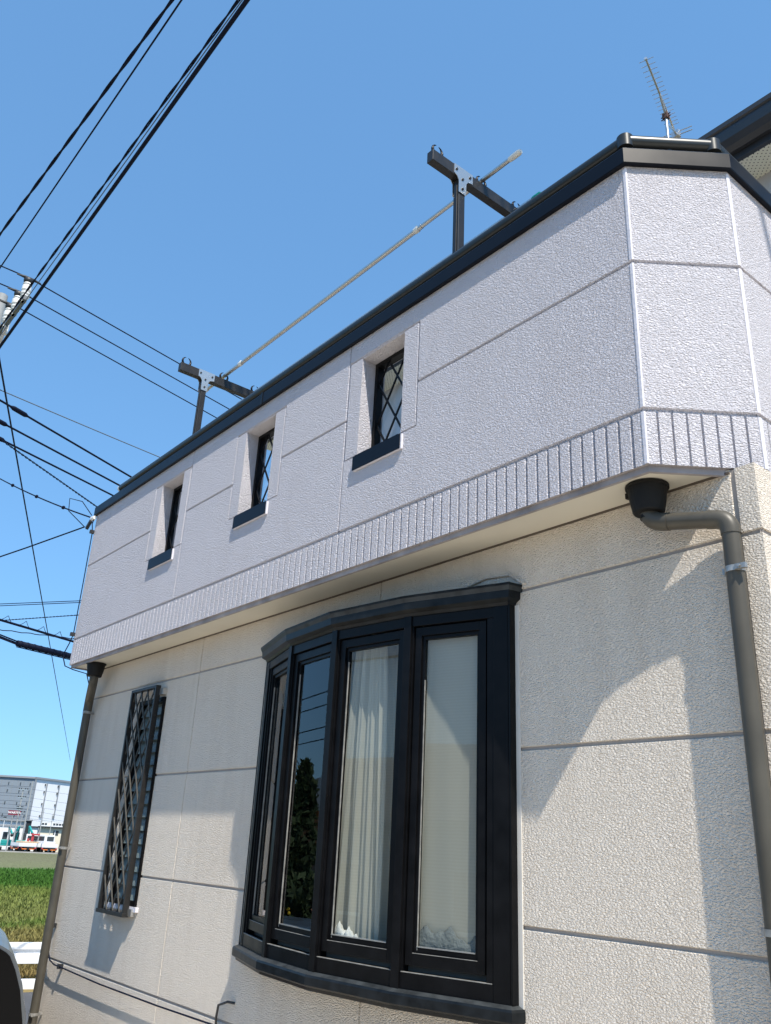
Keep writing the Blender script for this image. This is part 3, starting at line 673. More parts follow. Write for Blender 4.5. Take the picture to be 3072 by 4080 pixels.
curtain([1], 0.62, 0.95, .125, 1.232, 2.47, 'narrow sheer curtain behind the second pane from the left', amp=.012, seed=4, gather=-.6)
def crumple(name, m, u_from, u_to, fi, depth, z, h, thick, seed, label, cat):
    """a folded soft lump lying along the sill of one facet"""
    rnd = random.Random(seed); ch = [V(q) for q in offs(base, -depth)[1:6]]; a_, b_ = ch[fi], ch[fi + 1]; d = b_ - a_; nn = V((d.y, -d.x)).normalized()
    NU, NV = 60, 14; vs = []
    ph = [rnd.uniform(0, 6.28) for _ in range(6)]
    for i in range(NU + 1):
        t_ = i / NU; q = a_ + d * (u_from + (u_to - u_from) * t_)
        hh_ = h * (math.sin(math.pi * t_) ** .35) * (.68 + .16 * math.sin(5 * t_ + ph[0]) + .09 * math.sin(17 * t_ + ph[1]) + .04 * math.sin(41 * t_ + ph[2]))
        for j in range(NV):
            an = 2 * math.pi * j / NV; wob = 1 + .15 * math.sin(3 * an + 6 * t_ + ph[3]) + .07 * math.sin(5 * an + 13 * t_ + ph[4])
            o = nn * (thick * math.cos(an) * wob); vs.append((q.x + o.x, q.y + o.y, z + max(0, hh_) * (.5 + .5 * math.sin(an) * wob)))
    fs = [(i * NV + j, (i + 1) * NV + j, (i + 1) * NV + (j + 1) % NV, i * NV + (j + 1) % NV) for i in range(NU) for j in range(NV)]
    mb = MB(); mb.raw(vs, fs, True); tag(mb.build(name, m), label, cat)
crumple('bunched_cloth', M['cloth_w'], .08, .42, 2, (.062), 1.226, .12, .013, 3, 'crumpled white cloth lying on the bow window sill under the pleated curtain', 'cloth')
crumple('grey_fleece', mat('grey_fleece', (.15, .165, .16), .95, bump=(60, .01)), .10, .86, 3, .050, 1.226, .17, .0075, 8, 'grey fleecy blanket rolled along the sill behind the right-hand pane', 'blanket')
# ------------------------------------------------------------------ laundry pole stands and poles on the balcony
def stand(x, label, ypost=0.0):
    t = root('laundry_pole_stand', (x, ypost, 3.0), label, 'laundry stand', 'laundry pole stands on the balcony')
    b = MB(); b.box(x - .021, x + .021, ypost - .022, ypost + .022, 3.0, 4.945); b.box(x - .010, x + .010, ypost - .027, ypost - .022, 3.0, 4.9); b.build('post', M['bar'], t, bevel=.002)
    b = MB(); b.box(x - .023, x + .023, ypost - .215, ypost + .56, 4.945, 5.015); b.build('arm', M['bar'], t, bevel=.002)
    b = MB()
    for sx_ in (-1, 1):
        xx = x + sx_ * .0245; pl = [(-.062, 5.017), (-.062, 4.955), (-.04, 4.945), (-.028, 4.925), (-.026, 4.845), (.026, 4.845), (.028, 4.925), (.04, 4.945), (.075, 4.955), (.075, 5.017)]
        vs = [(xx - .0015, ypost + a, z) for a, z in pl] + [(xx + .0015, ypost + a, z) for a, z in pl]; q = len(pl)
        b.raw(vs, [tuple(range(q)), tuple(range(q, 2 * q))[::-1]] + [(i, (i + 1) % q, q + (i + 1) % q, q + i) for i in range(q)])
    pl_ = b.build('gusset_plate', M['steel'], t)
    for a, z in ((-.045, 4.985), (.055, 4.985), (0, 4.94), (0, 4.875)):
        for s_ in (1, -1): b = MB(); b.tube([(x + s_ * .025, ypost + a, z), (x + s_ * .031, ypost + a, z)], .0075, 10); b.build('bolt', M['dark'], pl_)
    for hy_ in (-.165, .165, .455):             # curved hooks that hold the poles
        b = MB(); cy = ypost + hy_
        for s_ in (-1, 1):
            pts = []
            for k in range(7):
                a_ = math.radians(-70 + k * 24); pts.append((x, cy + s_ * (.034 * math.cos(a_)), 5.042 + .036 * math.sin(a_) + .004))
            b.tube(pts, [.008, .009, .009, .008, .006, .004, .002], 8)
        b.build('hook', M['coping'], t)
    return t
stand(-2.562, 'dark T-shaped laundry pole stand on the balcony, nearer the right corner')
stand(-5.43, 'dark T-shaped laundry pole stand on the balcony at its far left end')
mb = MB(); y_ = .165; z_ = 5.052
mb.tube([(-2.33, y_, z_), (-3.10, y_, z_)], .0125, 12); mb.tube([(-3.05, y_, z_), (-5.72, y_, z_)], .0150, 12)
t = root('laundry_pole', (-4, y_, z_ - .02), 'long steel laundry pole resting on both stands against the sky', 'laundry pole', 'laundry poles')
mb.build('tube', M['steel'], t)
mb = MB(); mb.tube([(-2.35, y_, z_), (-2.325, y_, z_), (-2.28, y_, z_), (-2.268, y_, z_)], [.015, .017, .017, .012], 12); mb.build('end_cap', M['white_plastic'], t)
mb = MB(); mb.tube([(-5.70, y_, z_), (-5.76, y_, z_)], .018, 12); mb.build('end_cap', M['white_plastic'], t)
for x in (-3.10, -5.17):
    mb = MB(); mb.tube([(x - .015, y_, z_), (x + .018, y_, z_)], .0185, 12); mb.box(x - .008, x + .010, y_ - .008, y_ + .008, z_ + .015, z_ + .026); mb.build('collar', M['white_plastic'], t)
y_ = .455; z_ = 5.020
t = root('laundry_pole', (-4, y_, z_ - .02), 'low laundry pole with a green end cap peeping over the coping', 'laundry pole', 'laundry poles')
mb = MB(); mb.tube([(-2.40, y_, z_), (-5.7, y_, z_)], .0150, 12); mb.build('tube', M['steel'], t)
mb = MB(); mb.tube([(-2.44, y_, z_), (-2.43, y_, z_), (-2.385, y_, z_), (-2.375, y_, z_)], [.015, .018, .018, .010], 12); mb.build('end_cap', mat('green_cap', (.0, .30, .22), .35), t)

# ------------------------------------------------------------------ television antenna on the roof
def antenna():
    at = root('tv_antenna', (-3.55, 3.95, 6.7), 'metal yagi television antenna with many short rods above the balcony corner', 'antenna')
    bd = V((-.304, .953, 0)); ed = V((-.953, -.304, 0)); zc = 9.0
    tip = V((-3.236, 3.152, zc))
    # boom runs away from the camera, horizontally
    Lb = 1.28
    b = MB(); b.tube([tip, tip + bd * Lb], .011, 8); b.tube([tip - bd * .004, tip + bd * .012], .016, 10); b.build('boom', M['galv'], at)
    for i in range(17):
        c = tip + bd * (.02 + i * .068 - .0006 * i * i); hl = .072
        b = MB(); b.tube([c - ed * hl, c + ed * hl], .0036, 6); b.build('director', M['galv'], at)
    c = tip + bd * 1.12
    for dz in (.0, .05):
        b = MB(); b.tube([c - ed * .17 + V((0, 0, dz)), c + ed * .17 + V((0, 0, dz))], .006, 8); b.build('dipole', M['steel'], at)
    b = MB(); b.box(c.x - .04, c.x + .04, c.y - .03, c.y + .03, zc - .03, zc + .05); b.build('junction_box', M['galv'], at)
    ms_ = tip + bd * .676; mx_, my_ = ms_.x, ms_.y
    s1 = tip + bd * .50
    b = MB(); b.tube([(mx_, my_, 6.3), (mx_, my_, zc - .11)], .0165, 10); b.build('mast', M['galv'], at)
    b = MB(); b.tube([s1 + V((0, 0, -.01)), s1 + bd * .03 + V((0, 0, -.035)), V((mx_, my_, zc - .12))], .013, 8); b.tube([tip + bd * 1.05, V((mx_, my_, zc - .24))], .010, 8); b.build('stay', M['galv'], at)
    b = MB(); b.box(mx_ - .028, mx_ + .028, my_ - .028, my_ + .028, zc - .17, zc - .10); b.tube([(mx_ - .055, my_, zc - .12), (mx_ + .055, my_, zc - .12)], .006, 8); b.tube([(mx_ - .055, my_, zc - .155), (mx_ + .055, my_, zc - .155)], .006, 8)
    b.build('clamp', M['rust'], at)
    return at
antenna()

# ------------------------------------------------------------------ overhead lines and the pole that carries them
def line(a, b, r, label, sag=0.0, group='overhead power lines', m='cable', n=24, wob=0, name='power_line', cat='overhead line', ext=None):
    a, b = V(a), V(b); pts = []
    for i in range(n + 1):
        t = i / n; q = a.lerp(b, t); q.z -= sag * 4 * t * (1 - t)
        if wob: q.z += wob * math.sin(i * 1.7); q.y += wob * math.cos(i * 1.3)
        pts.append(q)
    mb = MB(); mb.tube(pts, r, 7); o = mb.build(name, M[m]); tag(o, label, cat, group); return o
def twisted(a, b, r, R, turns, label, sag=0.0, group='overhead power lines', name='power_line', strands=2):
    a, b = V(a), V(b); d = (b - a).normalized(); u = d.orthogonal().normalized(); w_ = d.cross(u)
    n = int(turns * 10); mb = MB()
    for s_ in range(strands):
        pts = []
        for i in range(n + 1):
            t = i / n; q = a.lerp(b, t); q.z -= sag * 4 * t * (1 - t); an = 2 * math.pi * turns * t + s_ * 2 * math.pi / strands
            pts.append(q + (u * math.cos(an) + w_ * math.sin(an)) * R)
        mb.tube(pts, r, 5)
    o = mb.build(name, M['cable']); tag(o, label, 'overhead line', group); return o
K = 1.404                                    # street span
def sp(x, y, z, kk=K): return V((x * kk, -2.43 + (y + 2.43) * kk, 1.6 + (z - 1.6) * kk))
def ext(a, b, xa, xb):
    a, b = V(a), V(b); d = (b - a) / (b.x - a.x); return a + d * (xa - a.x), a + d * (xb - a.x)
a, b = ext(sp(-7.65, -1.33, 7), sp(-4.26, -1.17, 7), -16.3, 14)
twisted(a, b, .012, .008, 30, 'twisted power cable, the uppermost of the lines crossing the sky at the upper left')
a, b = ext(sp(-8.22, -1.17, 7), sp(-4.21, -1.12, 7), -16.3, 14)
line(a, b, .0095, 'thin single wire just below the uppermost twisted cable')
a, b = ext(sp(-8.68, -.95, 6.6), sp(-3.65, -.94, 6.6), -16.3, 14)
twisted(a, b, .0085, .0085, 32, 'wavy twisted cable running close above the thickest line')
a, b = ext(sp(-8.85, -.92, 6.6), sp(-3.62, -.935, 6.6), -16.3, 14)
line(a + V((0, .06, .1)), b, .006, 'faint thin wire beside the wavy twisted cable', m='cable_g')
a, b = ext(sp(-8.51, -.93, 6.3), sp(-3.4, -.99, 6.3), -16.3, 14)
line(a, b, .021, 'thickest straight black cable crossing the upper left sky')
# high voltage lines along the cross street
HG = 'thin high-voltage wires leading from the insulators'
for (x, y0), (x1, y1), lab in (((-14.53, .30), (-15.75, 5.7), 'upper thin wire from the top insulator down to the balcony coping'), ((-15.10, .36), (-16.38, 5.71), 'middle thin wire from the insulators to the coping'), ((-15.64, .40), (-17.0, 5.71), 'lower thin wire from the third insulator to the coping')):
    d = V((x1 - x, y1 - y0, 0)) / (y1 - y0)
    line(V((x, y0, 11.2)), V((x, y0, 11.2)) + d * 34, .0125, lab, group=HG, sag=0)
    line(V((x, y0, 11.2)), V((x + .05, y0 - 18, 11.2)), .0125, lab.split(' thin')[0] + ' thin wire running left from its insulator out of the picture', group=HG)
def pole_top():
    t = root('utility_pole', (-16.75, .32, GZ), 'concrete utility pole whose crossarm with white insulators shows at the left edge', 'utility pole')
    b = MB(); b.tube([(-16.75, .32, GZ), (-16.75, .32, 12.0)], [.17, .11], 16); b.build('shaft', M['pole_c'], t)
    b = MB(); b.box(-17.6, -14.42, .285, .355, 10.66, 10.72); b.build('crossarm', M['old_galv'], t)
    b = MB()
    b.build('brace', M['galv'], t); b = MB(); b.bar((-16.75, .32, 9.6), (-15.5, .32, 10.62), .06, .03, (0, 1, 0)); b.build('brace', M['galv'], t)
    for x in (-14.53, -15.10, -15.64):
        y = .32; b = MB()
        b.tube([(x, y, 10.66), (x, y, 10.74)], .05, 12)
        prof = [(.06, 10.74), (.085, 10.77), (.06, 10.80), (.085, 10.83), (.085, 10.86), (.06, 10.88), (.085, 10.91), (.085, 10.98), (.07, 11.02), (.085, 11.04), (.06, 11.08)]
        b.tube([(x, y, z) for r, z in prof], [r for r, z in prof], 14, smooth=False); ins = b.build('insulator', M['ceramic'], t)
        b = MB(); b.sphere((x, y, 11.13), .085, 12, 8, (1, 1.05, .95)); b.tube([(x, y - .22, 11.18), (x, y - .08, 11.19), (x, y + .08, 11.19), (x, y + .22, 11.18)], [.012, .03, .03, .012], 8); b.build('insulator_cap', M['dark'], ins)
    b = MB(); b.tube([(-16.1, .1, 8.4), (-16.1, .1, 9.5)], .28, 18); b.build('transformer', M['galv'], t)
    b = MB(); b.tube([(-15.98, .42, 10.7), (-15.98, .42, 11.55)], .035, 8); b.build('arrester_rod', M['ceramic'], t)
    for k in range(6):
        b = MB(); zz = 3 + k * 1.1; b.tube([(-16.58, .32, zz), (-16.38, .32, zz)], .012, 6); b.build('step_bolt', M['galv'], t)
pole_top()
LG = 'low-voltage lines with black end sleeves'
for (a, b, s0, s1, lab) in ((V((-13.3, .12, 8)), V((-14.68, 2.97, 8)), .18, .50, 'highest of the three sleeved lines ending behind the coping'), (V((-14.05, .25, 8)), V((-15.24, 2.97, 8)), -.05, .22, 'middle one of the three sleeved lines'), (V((-14.7, .33, 8)), V((-15.8, 2.97, 8)), .02, .30, 'lowest of the three sleeved lines, passing nearest the left roof corner')):
    t = root('service_line', tuple(a), lab, 'overhead line', LG)
    d = (b - a) / (b.y - a.y)
    mb = MB(); mb.tube([a - d * 4, a, b, b + d * 26], .018, 7); mb.build('wire', M['cable'], t)
    mb = MB(); mb.tube([a + d * s0, a + d * (s0 + .06), a + d * (s1 - .05), a + d * s1], [.02, .042, .042, .02], 8); mb.build('sleeve', M['cable'], t)
mb = MB(); 
line((-11.80, -.9, 7.5), (-13.2, 9, 7.5), .008, 'pale grey sagging wire crossing to the middle of the coping', m='cable_g', sag=.05, group='thin single wires')
twisted((-9.9, -.75, 6.0), (-11.9, 1.9, 6.0), .006, .007, 22, 'thin twisted wire reaching the tip of the left roof corner', group='thin single wires')
line((-6.9, -1.28, 5.5), (-51.1, 15.64, 5.5), .009, 'long thin wire falling steeply through the left sky behind the downpipe', group='thin single wires', n=60)
for a, b, lab, r in (((-24.0, -1.62, 6.0), (-14.6, 4.70, 6.0), 'upper one of two near-level wires left of the balcony', .008), ((-24.3, -1.6, 6.0), (-14.7, 4.75, 6.0), 'lower one of two near-level wires left of the balcony', .008)):
    line(a, b, r, lab, group='near-level wires at the left', sag=0)
twisted((-20.5, -.55, 5.2), (-11.9, 4.05, 5.2), .005, .006, 60, 'thin twisted near-level wire at the height of the ribbed band', group='near-level wires at the left')
# telephone cable with its spiral hanger
t = root('telephone_cable', (-13.7, 1.2, 4.6), 'black telephone cable with a loose spiral hanger meeting the ribbed balcony band', 'cable', 'telephone cables at the left')
a, b = V((-13.66, .93, 4.6)), V((-14.24, 2.28, 4.6)); d = (b - a).normalized()
mb = MB(); mb.tube([a - d * 5, b + d * 5], .019, 8); mb.build('wire', M['cable'], t)
mb = MB(); pts = []
for i in range(200):
    s_ = -1 + i * .02; an = i * .36; q = a + d * s_ + V((0, 0, .045)) + (d.cross(V((0, 0, 1))) * math.cos(an) + V((0, 0, 1)) * math.sin(an)) * .05; pts.append(q)
mb.tube(pts, .0045, 5); mb.build('spiral_hanger', M['cable'], t)
line((-13.62, .3, 4.4), (-13.0, 2.2, 4.4), .007, 'thin wavy wire between the telephone cable and the cable closure', wob=.006, group='telephone cables at the left', n=30)
t = root('cable_closure', (-13.3, 1.6, 4.15), 'long black ribbed cable closure box hanging on the lowest telephone cable', 'cable closure')
a, b = V((-13.14, 1.11, 4.19)), V((-13.43, 2.04, 4.19)); d = (b - a).normalized()
mb = MB(); mb.tube([a - d * .005, a, b, b + d * .005], [.03, .045, .045, .03], 12); mb.build('tube', M['cable'], t)
for k in range(9): q = a + d * (.06 + k * .115); mb = MB(); mb.tube([q - d * .012, q + d * .012], .049, 12); mb.build('rib', M['cable'], t)
mb = MB()
for o_ in (-.02, .0, .025): mb.tube([a + V((0, 0, o_)), a - d * .5 + V((0, 0, o_ + .06)), a - d * 4 + V((0, 0, o_ * 3 + .35))], .012, 6)
mb.tube([a + V((0, 0, -.055)), b + V((0, 0, -.055))], .008, 6); mb.tube([b, b + d * 4 + V((0, 0, -.1))], .014, 6); mb.build('cable', M['cable'], t)
# drop wires and the cable on the left corner
t = root('corner_cable', (-6.65, -.23, 3.0), 'thin black drop cable clipped down the left corner of the balcony wall', 'cable')
mb = MB()
mb.tube([(-6.665, -.235, 4.06), (-6.68, -.24, 4.0), (-6.675, -.228, 3.93), (-6.672, -.226, 3.5), (-6.672, -.226, 3.06), (-6.70, -.235, 2.99), (-6.755, -.24, 2.93), (-6.76, -.24, 2.88), (-6.70, -.235, 2.81), (-6.66, -.18, 2.785), (-6.60, -.09, 2.76), (-6.585, -.03, 2.6), (-6.585, -.012, 2.5), (-6.58, -.010, 1.0), (-6.57, -.020, .90), (-6.55, -.024, .82), (-6.50, -.026, .775), (-6.40, -.026, .757), (-6.31, -.026, .757), (-5.6, -.024, .745), (-4.8, -.024, .748), (-4.15, -.024, .758)], .0045, 6)
mb.build('wire', M['cable'], t)
for q in ((-6.672, -.228, 3.93), (-6.672, -.228, 3.06), (-6.56, -.012, .985), (-6.31, -.012, .757)):
    mb = MB(); mb.box(q[0] - .012, q[0] + .012, q[1] - .022, q[1] + .012, q[2] - .014, q[2] + .014); mb.build('clip', M['dark'], t)
mb = MB(); mb.tube([(-4.15, -.02, .70), (-4.135, -.035, .80), (-4.10, -.05, .855), (-4.05, -.03, .875), (-4.03, 0, .87)], .006, 6)
tag(mb.build('stub_cable', M['dark']), 'short curved cable stub poking from the wall left of the bow window', 'cable')
a = V((-6.69, -.235, 4.055))
t = root('drop_wire', tuple(a), 'knotted drop wire ending at the small insulator under the left coping tip', 'overhead line', 'drop wires meeting the left roof corner')
b = V((-10.2, -.95, 5.75)); mb = MB(); pts = [a.lerp(b, i / 20) - V((0, 0, .25 * 4 * (i / 20) * (1 - i / 20) * .3)) for i in range(41)]; mb.tube(pts, .0065, 6); mb.build('wire', M['cable'], t)
mb = MB()
for k in (3, 6, 9, 12, 15, 18): mb.sphere(pts[k], .016, 8, 6, (1.6, 1, 1))
mb.build('knot', M['cable'], t)
mb = MB(); mb.tube([a + V((.03, .0, .0)), a - V((.02, 0, 0))], [.016, .022], 10); mb.build('insulator', M['ceramic'], t)
t = root('drop_wire', (-6.73, -.24, 4.0), 'rising drop wire with a black clamp hanging just below the left coping tip', 'overhead line', 'drop wires meeting the left roof corner')
a = V((-6.80, -.26, 4.0)); mb = MB(); mb.tube([a, V((-7.3, -.55, 3.86)), V((-10, -2.2, 3.1)), V((-14, -4.6, 2.4))], .0065, 6)
mb.tube([a, V((-6.85, -.40, 4.12)), V((-6.82, -.42, 4.22)), V((-6.76, -.33, 4.2)), V((-6.70, -.25, 4.08))], .004, 5); mb.build('wire', M['cable'], t)
mb = MB(); mb.bar((-6.77, -.25, 3.98), (-6.71, -.245, 4.035), .03, .022, (1, 0, 0)); mb.build('clamp', M['dark'], t)

# ------------------------------------------------------------------ roadside: guardrail, kerb
gd_ = V((.08, .397, 0)).normalized()
gd_ = V((.215, .976, 0)).normalized(); g0 = V((-16.318, 2.895, 0))
t = root('guardrail', (g0.x, g0.y, GZ), 'white two-band steel guardrail along the field, seen left of the downpipe', 'guardrail')
mb = MB(); nn = V((gd_.y, -gd_.x, 0))
prof = [(0, .62), (.05, .61), (.055, .52), (.01, .50), (.01, .46), (.055, .44), (.055, .30), (.0, .285), (-.004, .285), (-.004, .62)]
a = g0 - gd_ * 14; b = g0 + gd_ * 40; q = len(prof)
vs = [a + nn * n_ + V((0, 0, GZ + z)) for n_, z in prof] + [b + nn * n_ + V((0, 0, GZ + z)) for n_, z in prof]
mb.raw(vs, [(i, (i + 1) % q, q + (i + 1) % q, q + i) for i in range(q)]); mb.build('rail', M['rail_white'], t)
for k in range(-5, 15):
    o = g0 + gd_ * (k * 2.7 + 1.6) - nn * .06; mb = MB(); mb.tube([(o.x, o.y, GZ), (o.x, o.y, GZ + .6)], .055, 12); mb.build('post', M['rail_white'], t)
kd = V((.05, .177, 0)).normalized(); k0 = V((-15.727, 2.989, 0)); kn = V((kd.y, -kd.x, 0))
mb = MB(); o = k0 - kd * 20; mb.obox((o.x, o.y, GZ - .01), kd * 80, -kn * .16, (0, 0, .13)); struct(mb.build('kerb', M['rail_white']))

# ------------------------------------------------------------------ grey van parked in front, its rear corner in the picture
def van():
    O = V((-5.2565, -.8115, 0)); a_ = V((-.9557, .2943, 0)); t_ = V((.2943, .9557, 0))
    t = root('parked_van', tuple(O + a_ * 1.7 - t_ * .55 + V((0, 0, GZ))), 'grey van with a black rear window, only its rear corner showing at the lower left', 'van')
    wc = -.62                                   # centre line
    near = [(wc, 1.075), (wc + .35, 1.07), (-.05, 1.045), (.048, 1.012), (.090, .990), (.112, .972), (.152, .905), (.195, .808), (.235, .66), (.275, .45), (.30, .25), (.315, .0), (.31, -.25), (.28, -.5)]
    far = [(wc, 1.06), (wc + .35, 1.05), (-.04, 1.005), (.028, .971), (.065, .94), (.100, .891), (.163, .768), (.200, .70), (.235, .633), (.290, .46), (.31, .25), (.315, .0), (.31, -.25), (.28, -.5)]
    def ring_(d, f): 
        pr_ = [(a0 + (a1 - a0) * f, b0 + (b1 - b0) * f) for (a0, b0), (a1, b1) in zip(near, far)]
        sec = pr_ + [(2 * wc - x, z) for x, z in pr_[::-1][:-1]]
        return [O + a_ * d + t_ * x + V((0, 0, z)) for x, z in sec]
    rs_ = [ring_(0, 0), ring_(.25, .1), ring_(1.4, 1.0)]; n_ = len(rs_[0]); mb = MB()
    low = [q + a_ * .9 - V((0, 0, max(0, (q.z - .2)) * .75)) for q in rs_[-1]]; rs_.append(low)
    for A, B in zip(rs_, rs_[1:]):
        for i in range(n_): mb.face([A[i], A[(i + 1) % n_], B[(i + 1) % n_], B[i]], True)
    right = near
    mb.face(rs_[0]); mb.face(rs_[-1][::-1]); mb.build('body', M['car'], t)
    gl = [(x - .012 if x > -.1 else x, z - .010) for x, z in right if z > .30]
    gs = gl + [(2 * wc - x, z) for x, z in gl[::-1][:-1]]
    mb = MB(); mb.face([O + a_ * -.012 + t_ * x + V((0, 0, z)) for x, z in gs]); mb.build('rear_window', M['car_glass'], t)
    for s_ in (1, -1):
        for d in (.55, 2.75):
            c = O + a_ * d + t_ * (wc + s_ * .82) + V((0, 0, GZ + .30)); mb = MB(); mb.tube([c - t_ * .1, c + t_ * .1], .30, 22); wh = mb.build('wheel', M['black'], t)
            mb = MB(); mb.tube([c - t_ * .105, c + t_ * .105], .18, 16); mb.build('rim', M['galv'], wh)
        c = O + a_ * -.015 + t_ * (wc + s_ * .86); mb = MB(); mb.obox(c + V((0, 0, -.05)) - t_ * .06, t_ * .10, a_ * .03, (0, 0, .3)); mb.build('tail_light', M['red'], t)
van()

# ------------------------------------------------------------------ far side of the field
BO = V((-106.554, 32.069, 0)); BA = V((-.95138, .30802, 0)); BT = V((.30802, .95138, 0))
def bp(u, d, z): return BO + BT * u + BA * d + V((0, 0, z))
def bbox(mb, u0, u1, d0, d1, z0, z1): mb.obox(bp(u0, d0, z0), BT * (u1 - u0), BA * (d1 - d0), (0, 0, z1 - z0))
mb = MB(); mb.face([bp(-90, -.5, GZ + .004), bp(90, -.5, GZ + .004), bp(90, 70, GZ + .004), bp(-90, 70, GZ + .004)]); struct(mb.build('depot_yard', M['asphalt']))
mb = MB(); bbox(mb, -60, 60, -.9, -.6, GZ - .01, GZ + .12); tag(mb.build('low_wall', M['concrete']), 'low concrete wall between the field and the truck depot', 'wall')
# warehouse, corner towards us
t = root('warehouse', tuple(bp(-.6, 38, GZ)), 'huge flat-roofed warehouse, dark grey left face and white right face', 'building')
def wp(u, d, z): return V((-142.707, 43.774, 0)) + BT * u + BA * d + V((0, 0, z))
c0 = wp(-.62, 0, 0); lf = wp(-34, 9, 0); rg = wp(26, 26, 0); bk = wp(-10, 40, 0)
mb = MB(); H = 9.25
mb.m = 0; mb.face([lf + V((0, 0, GZ)), c0 + V((0, 0, GZ)), c0 + V((0, 0, H)), lf + V((0, 0, H))])
mb.m = 1; mb.face([c0 + V((0, 0, GZ)), rg + V((0, 0, GZ)), rg + V((0, 0, H)), c0 + V((0, 0, H))])
mb.m = 0; mb.face([rg + V((0, 0, GZ)), bk + V((0, 0, GZ)), bk + V((0, 0, H)), rg + V((0, 0, H))]); mb.face([bk + V((0, 0, GZ)), lf + V((0, 0, GZ)), lf + V((0, 0, H)), bk + V((0, 0, H))])
mb.build('wall', [M['wh_grey'], M['wh_white']], t)
mb = MB(); dl = (lf - c0).normalized(); dr = (rg - c0).normalized(); ol = V((-dl.y, dl.x, 0)); orr = V((dr.y, -dr.x, 0))
if ol.dot(-BA) < 0: ol = -ol
if orr.dot(-BA) < 0: orr = -orr
mb.obox(c0 + V((0, 0, H - .02)) + ol * .25, dl * 34, -ol * .8, (0, 0, .28)); mb.obox(c0 + V((0, 0, H - .021)) + orr * .25, dr * 30, -orr * .8, (0, 0, .28))
mb.face([lf + V((0, 0, H + .1)), c0 + V((0, 0, H + .1)), rg + V((0, 0, H + .1)), bk + V((0, 0, H + .1))]); mb.build('roof', M['wh_line'], t)
mb = MB()
for s_ in (2.45, 5.15, 8.2, 11.2): mb.obox(c0 + dr * s_ + orr * .02 + V((0, 0, 3.5)), dr * .16, orr * .12, (0, 0, 5.2))
for s_ in (0.0,): mb.obox(c0 + orr * .05 - dr * .05 + V((0, 0, 2.8)), dr * .25, orr * .1, (0, 0, 6.3))
mb.build('downpipe', M['wh_line'], t)
for z in (3.6, 5.4, 7.2, 8.3):
    for s_ in (2.1, 4.9):
        mb = MB(); mb.obox(c0 + dr * s_ + orr * .02 + V((0, 0, z)), dr * .12, orr * .15, (0, 0, .32)); mb.build('vent', M['win_dark'], t)
    for s_ in (.6, 2.1, 3.9):
        mb = MB(); mb.obox(c0 + dl * s_ + ol * .02 + V((0, 0, z - .1)), dl * .12, ol * .1, (0, 0, .35)); mb.build('vent', M['win_dark'], t)
mb = MB()
for k in range(1, 26): mb.obox(c0 + dl * k * .85 + ol * .012 + V((0, 0, GZ)), dl * .03, ol * .02, (0, 0, H - GZ))
for k in range(1, 9): mb.obox(c0 + ol * .012 + V((0, 0, GZ + k * 1.1)), dl * 30, ol * .021, (0, 0, .03))
mb.build('panel_joint', M['wh_line'], t)
# depot buildings
t = root('depot_building', tuple(bp(-5, 14, GZ)), 'long low white depot building in front of the grey warehouse face', 'building')
mb = MB(); bbox(mb, -14, -.75, 12, 22, GZ, 2.62); mb.build('wall', M['paint_w'], t)
mb = MB(); bbox(mb, -14.2, -.6, 11.7, 22, 2.62, 2.80); mb.build('roof', M['wh_line'], t)
mb = MB(); bbox(mb, -14, -.75, 11.93, 12.0, 1.9, 2.15); mb.build('trim_band', M['wh_line'], t)
t = root('dark_shed', tuple(bp(-.3, 10, GZ)), 'narrow dark shed between the low depot and the office', 'building')
mb = MB(); bbox(mb, -.62, .02, 10, 13, GZ, 2.72); mb.build('wall', M['dark'], t); mb = MB(); bbox(mb, -.72, .10, 9.8, 13, 2.72, 2.86); mb.build('roof', M['wh_line'], t)
t = root('storage_hut', tuple(bp(.5, 9, GZ)), 'small white storage hut next to the dark shed', 'building')
mb = MB(); bbox(mb, .06, .92, 8.5, 11, GZ, 1.98); mb.build('wall', M['paint_w'], t); mb = MB(); bbox(mb, .0, .98, 8.3, 11.1, 1.98, 2.10); mb.build('roof', M['dark'], t)
t = root('office', tuple(bp(3, 9, GZ)), 'cream office with a dark eave and a row of small upper windows', 'building')
mb = MB(); bbox(mb, 1.0, 12, 8, 15, GZ, 2.0); mb.build('wall', M['cream'], t)
mb = MB(); bbox(mb, .85, 12.2, 7.6, 15.2, 2.0, 2.16); mb.build('roof', M['dark'], t)
mb = MB(); bbox(mb, 1.1, 12, 10, 15, 2.16, 2.75); mb.build('upper_wall', M['paint_w'], t)
for u in (1.25, 1.6, 2.6, 2.95, 3.3, 3.65, 4.6):
    mb = MB(); bbox(mb, u, u + .26, 9.96, 10, 2.36, 2.56); mb.build('window', M['win_dark'], t)
mb = MB(); bbox(mb, 2.75, 3.35, 7.96, 8.0, 1.15, 1.72); wn = mb.build('window', M['win_dark'], t); mb = MB(); bbox(mb, 2.9, 3.0, 7.94, 7.96, 1.15, 1.72); mb.build('window_frame', M['paint_w'], wn)
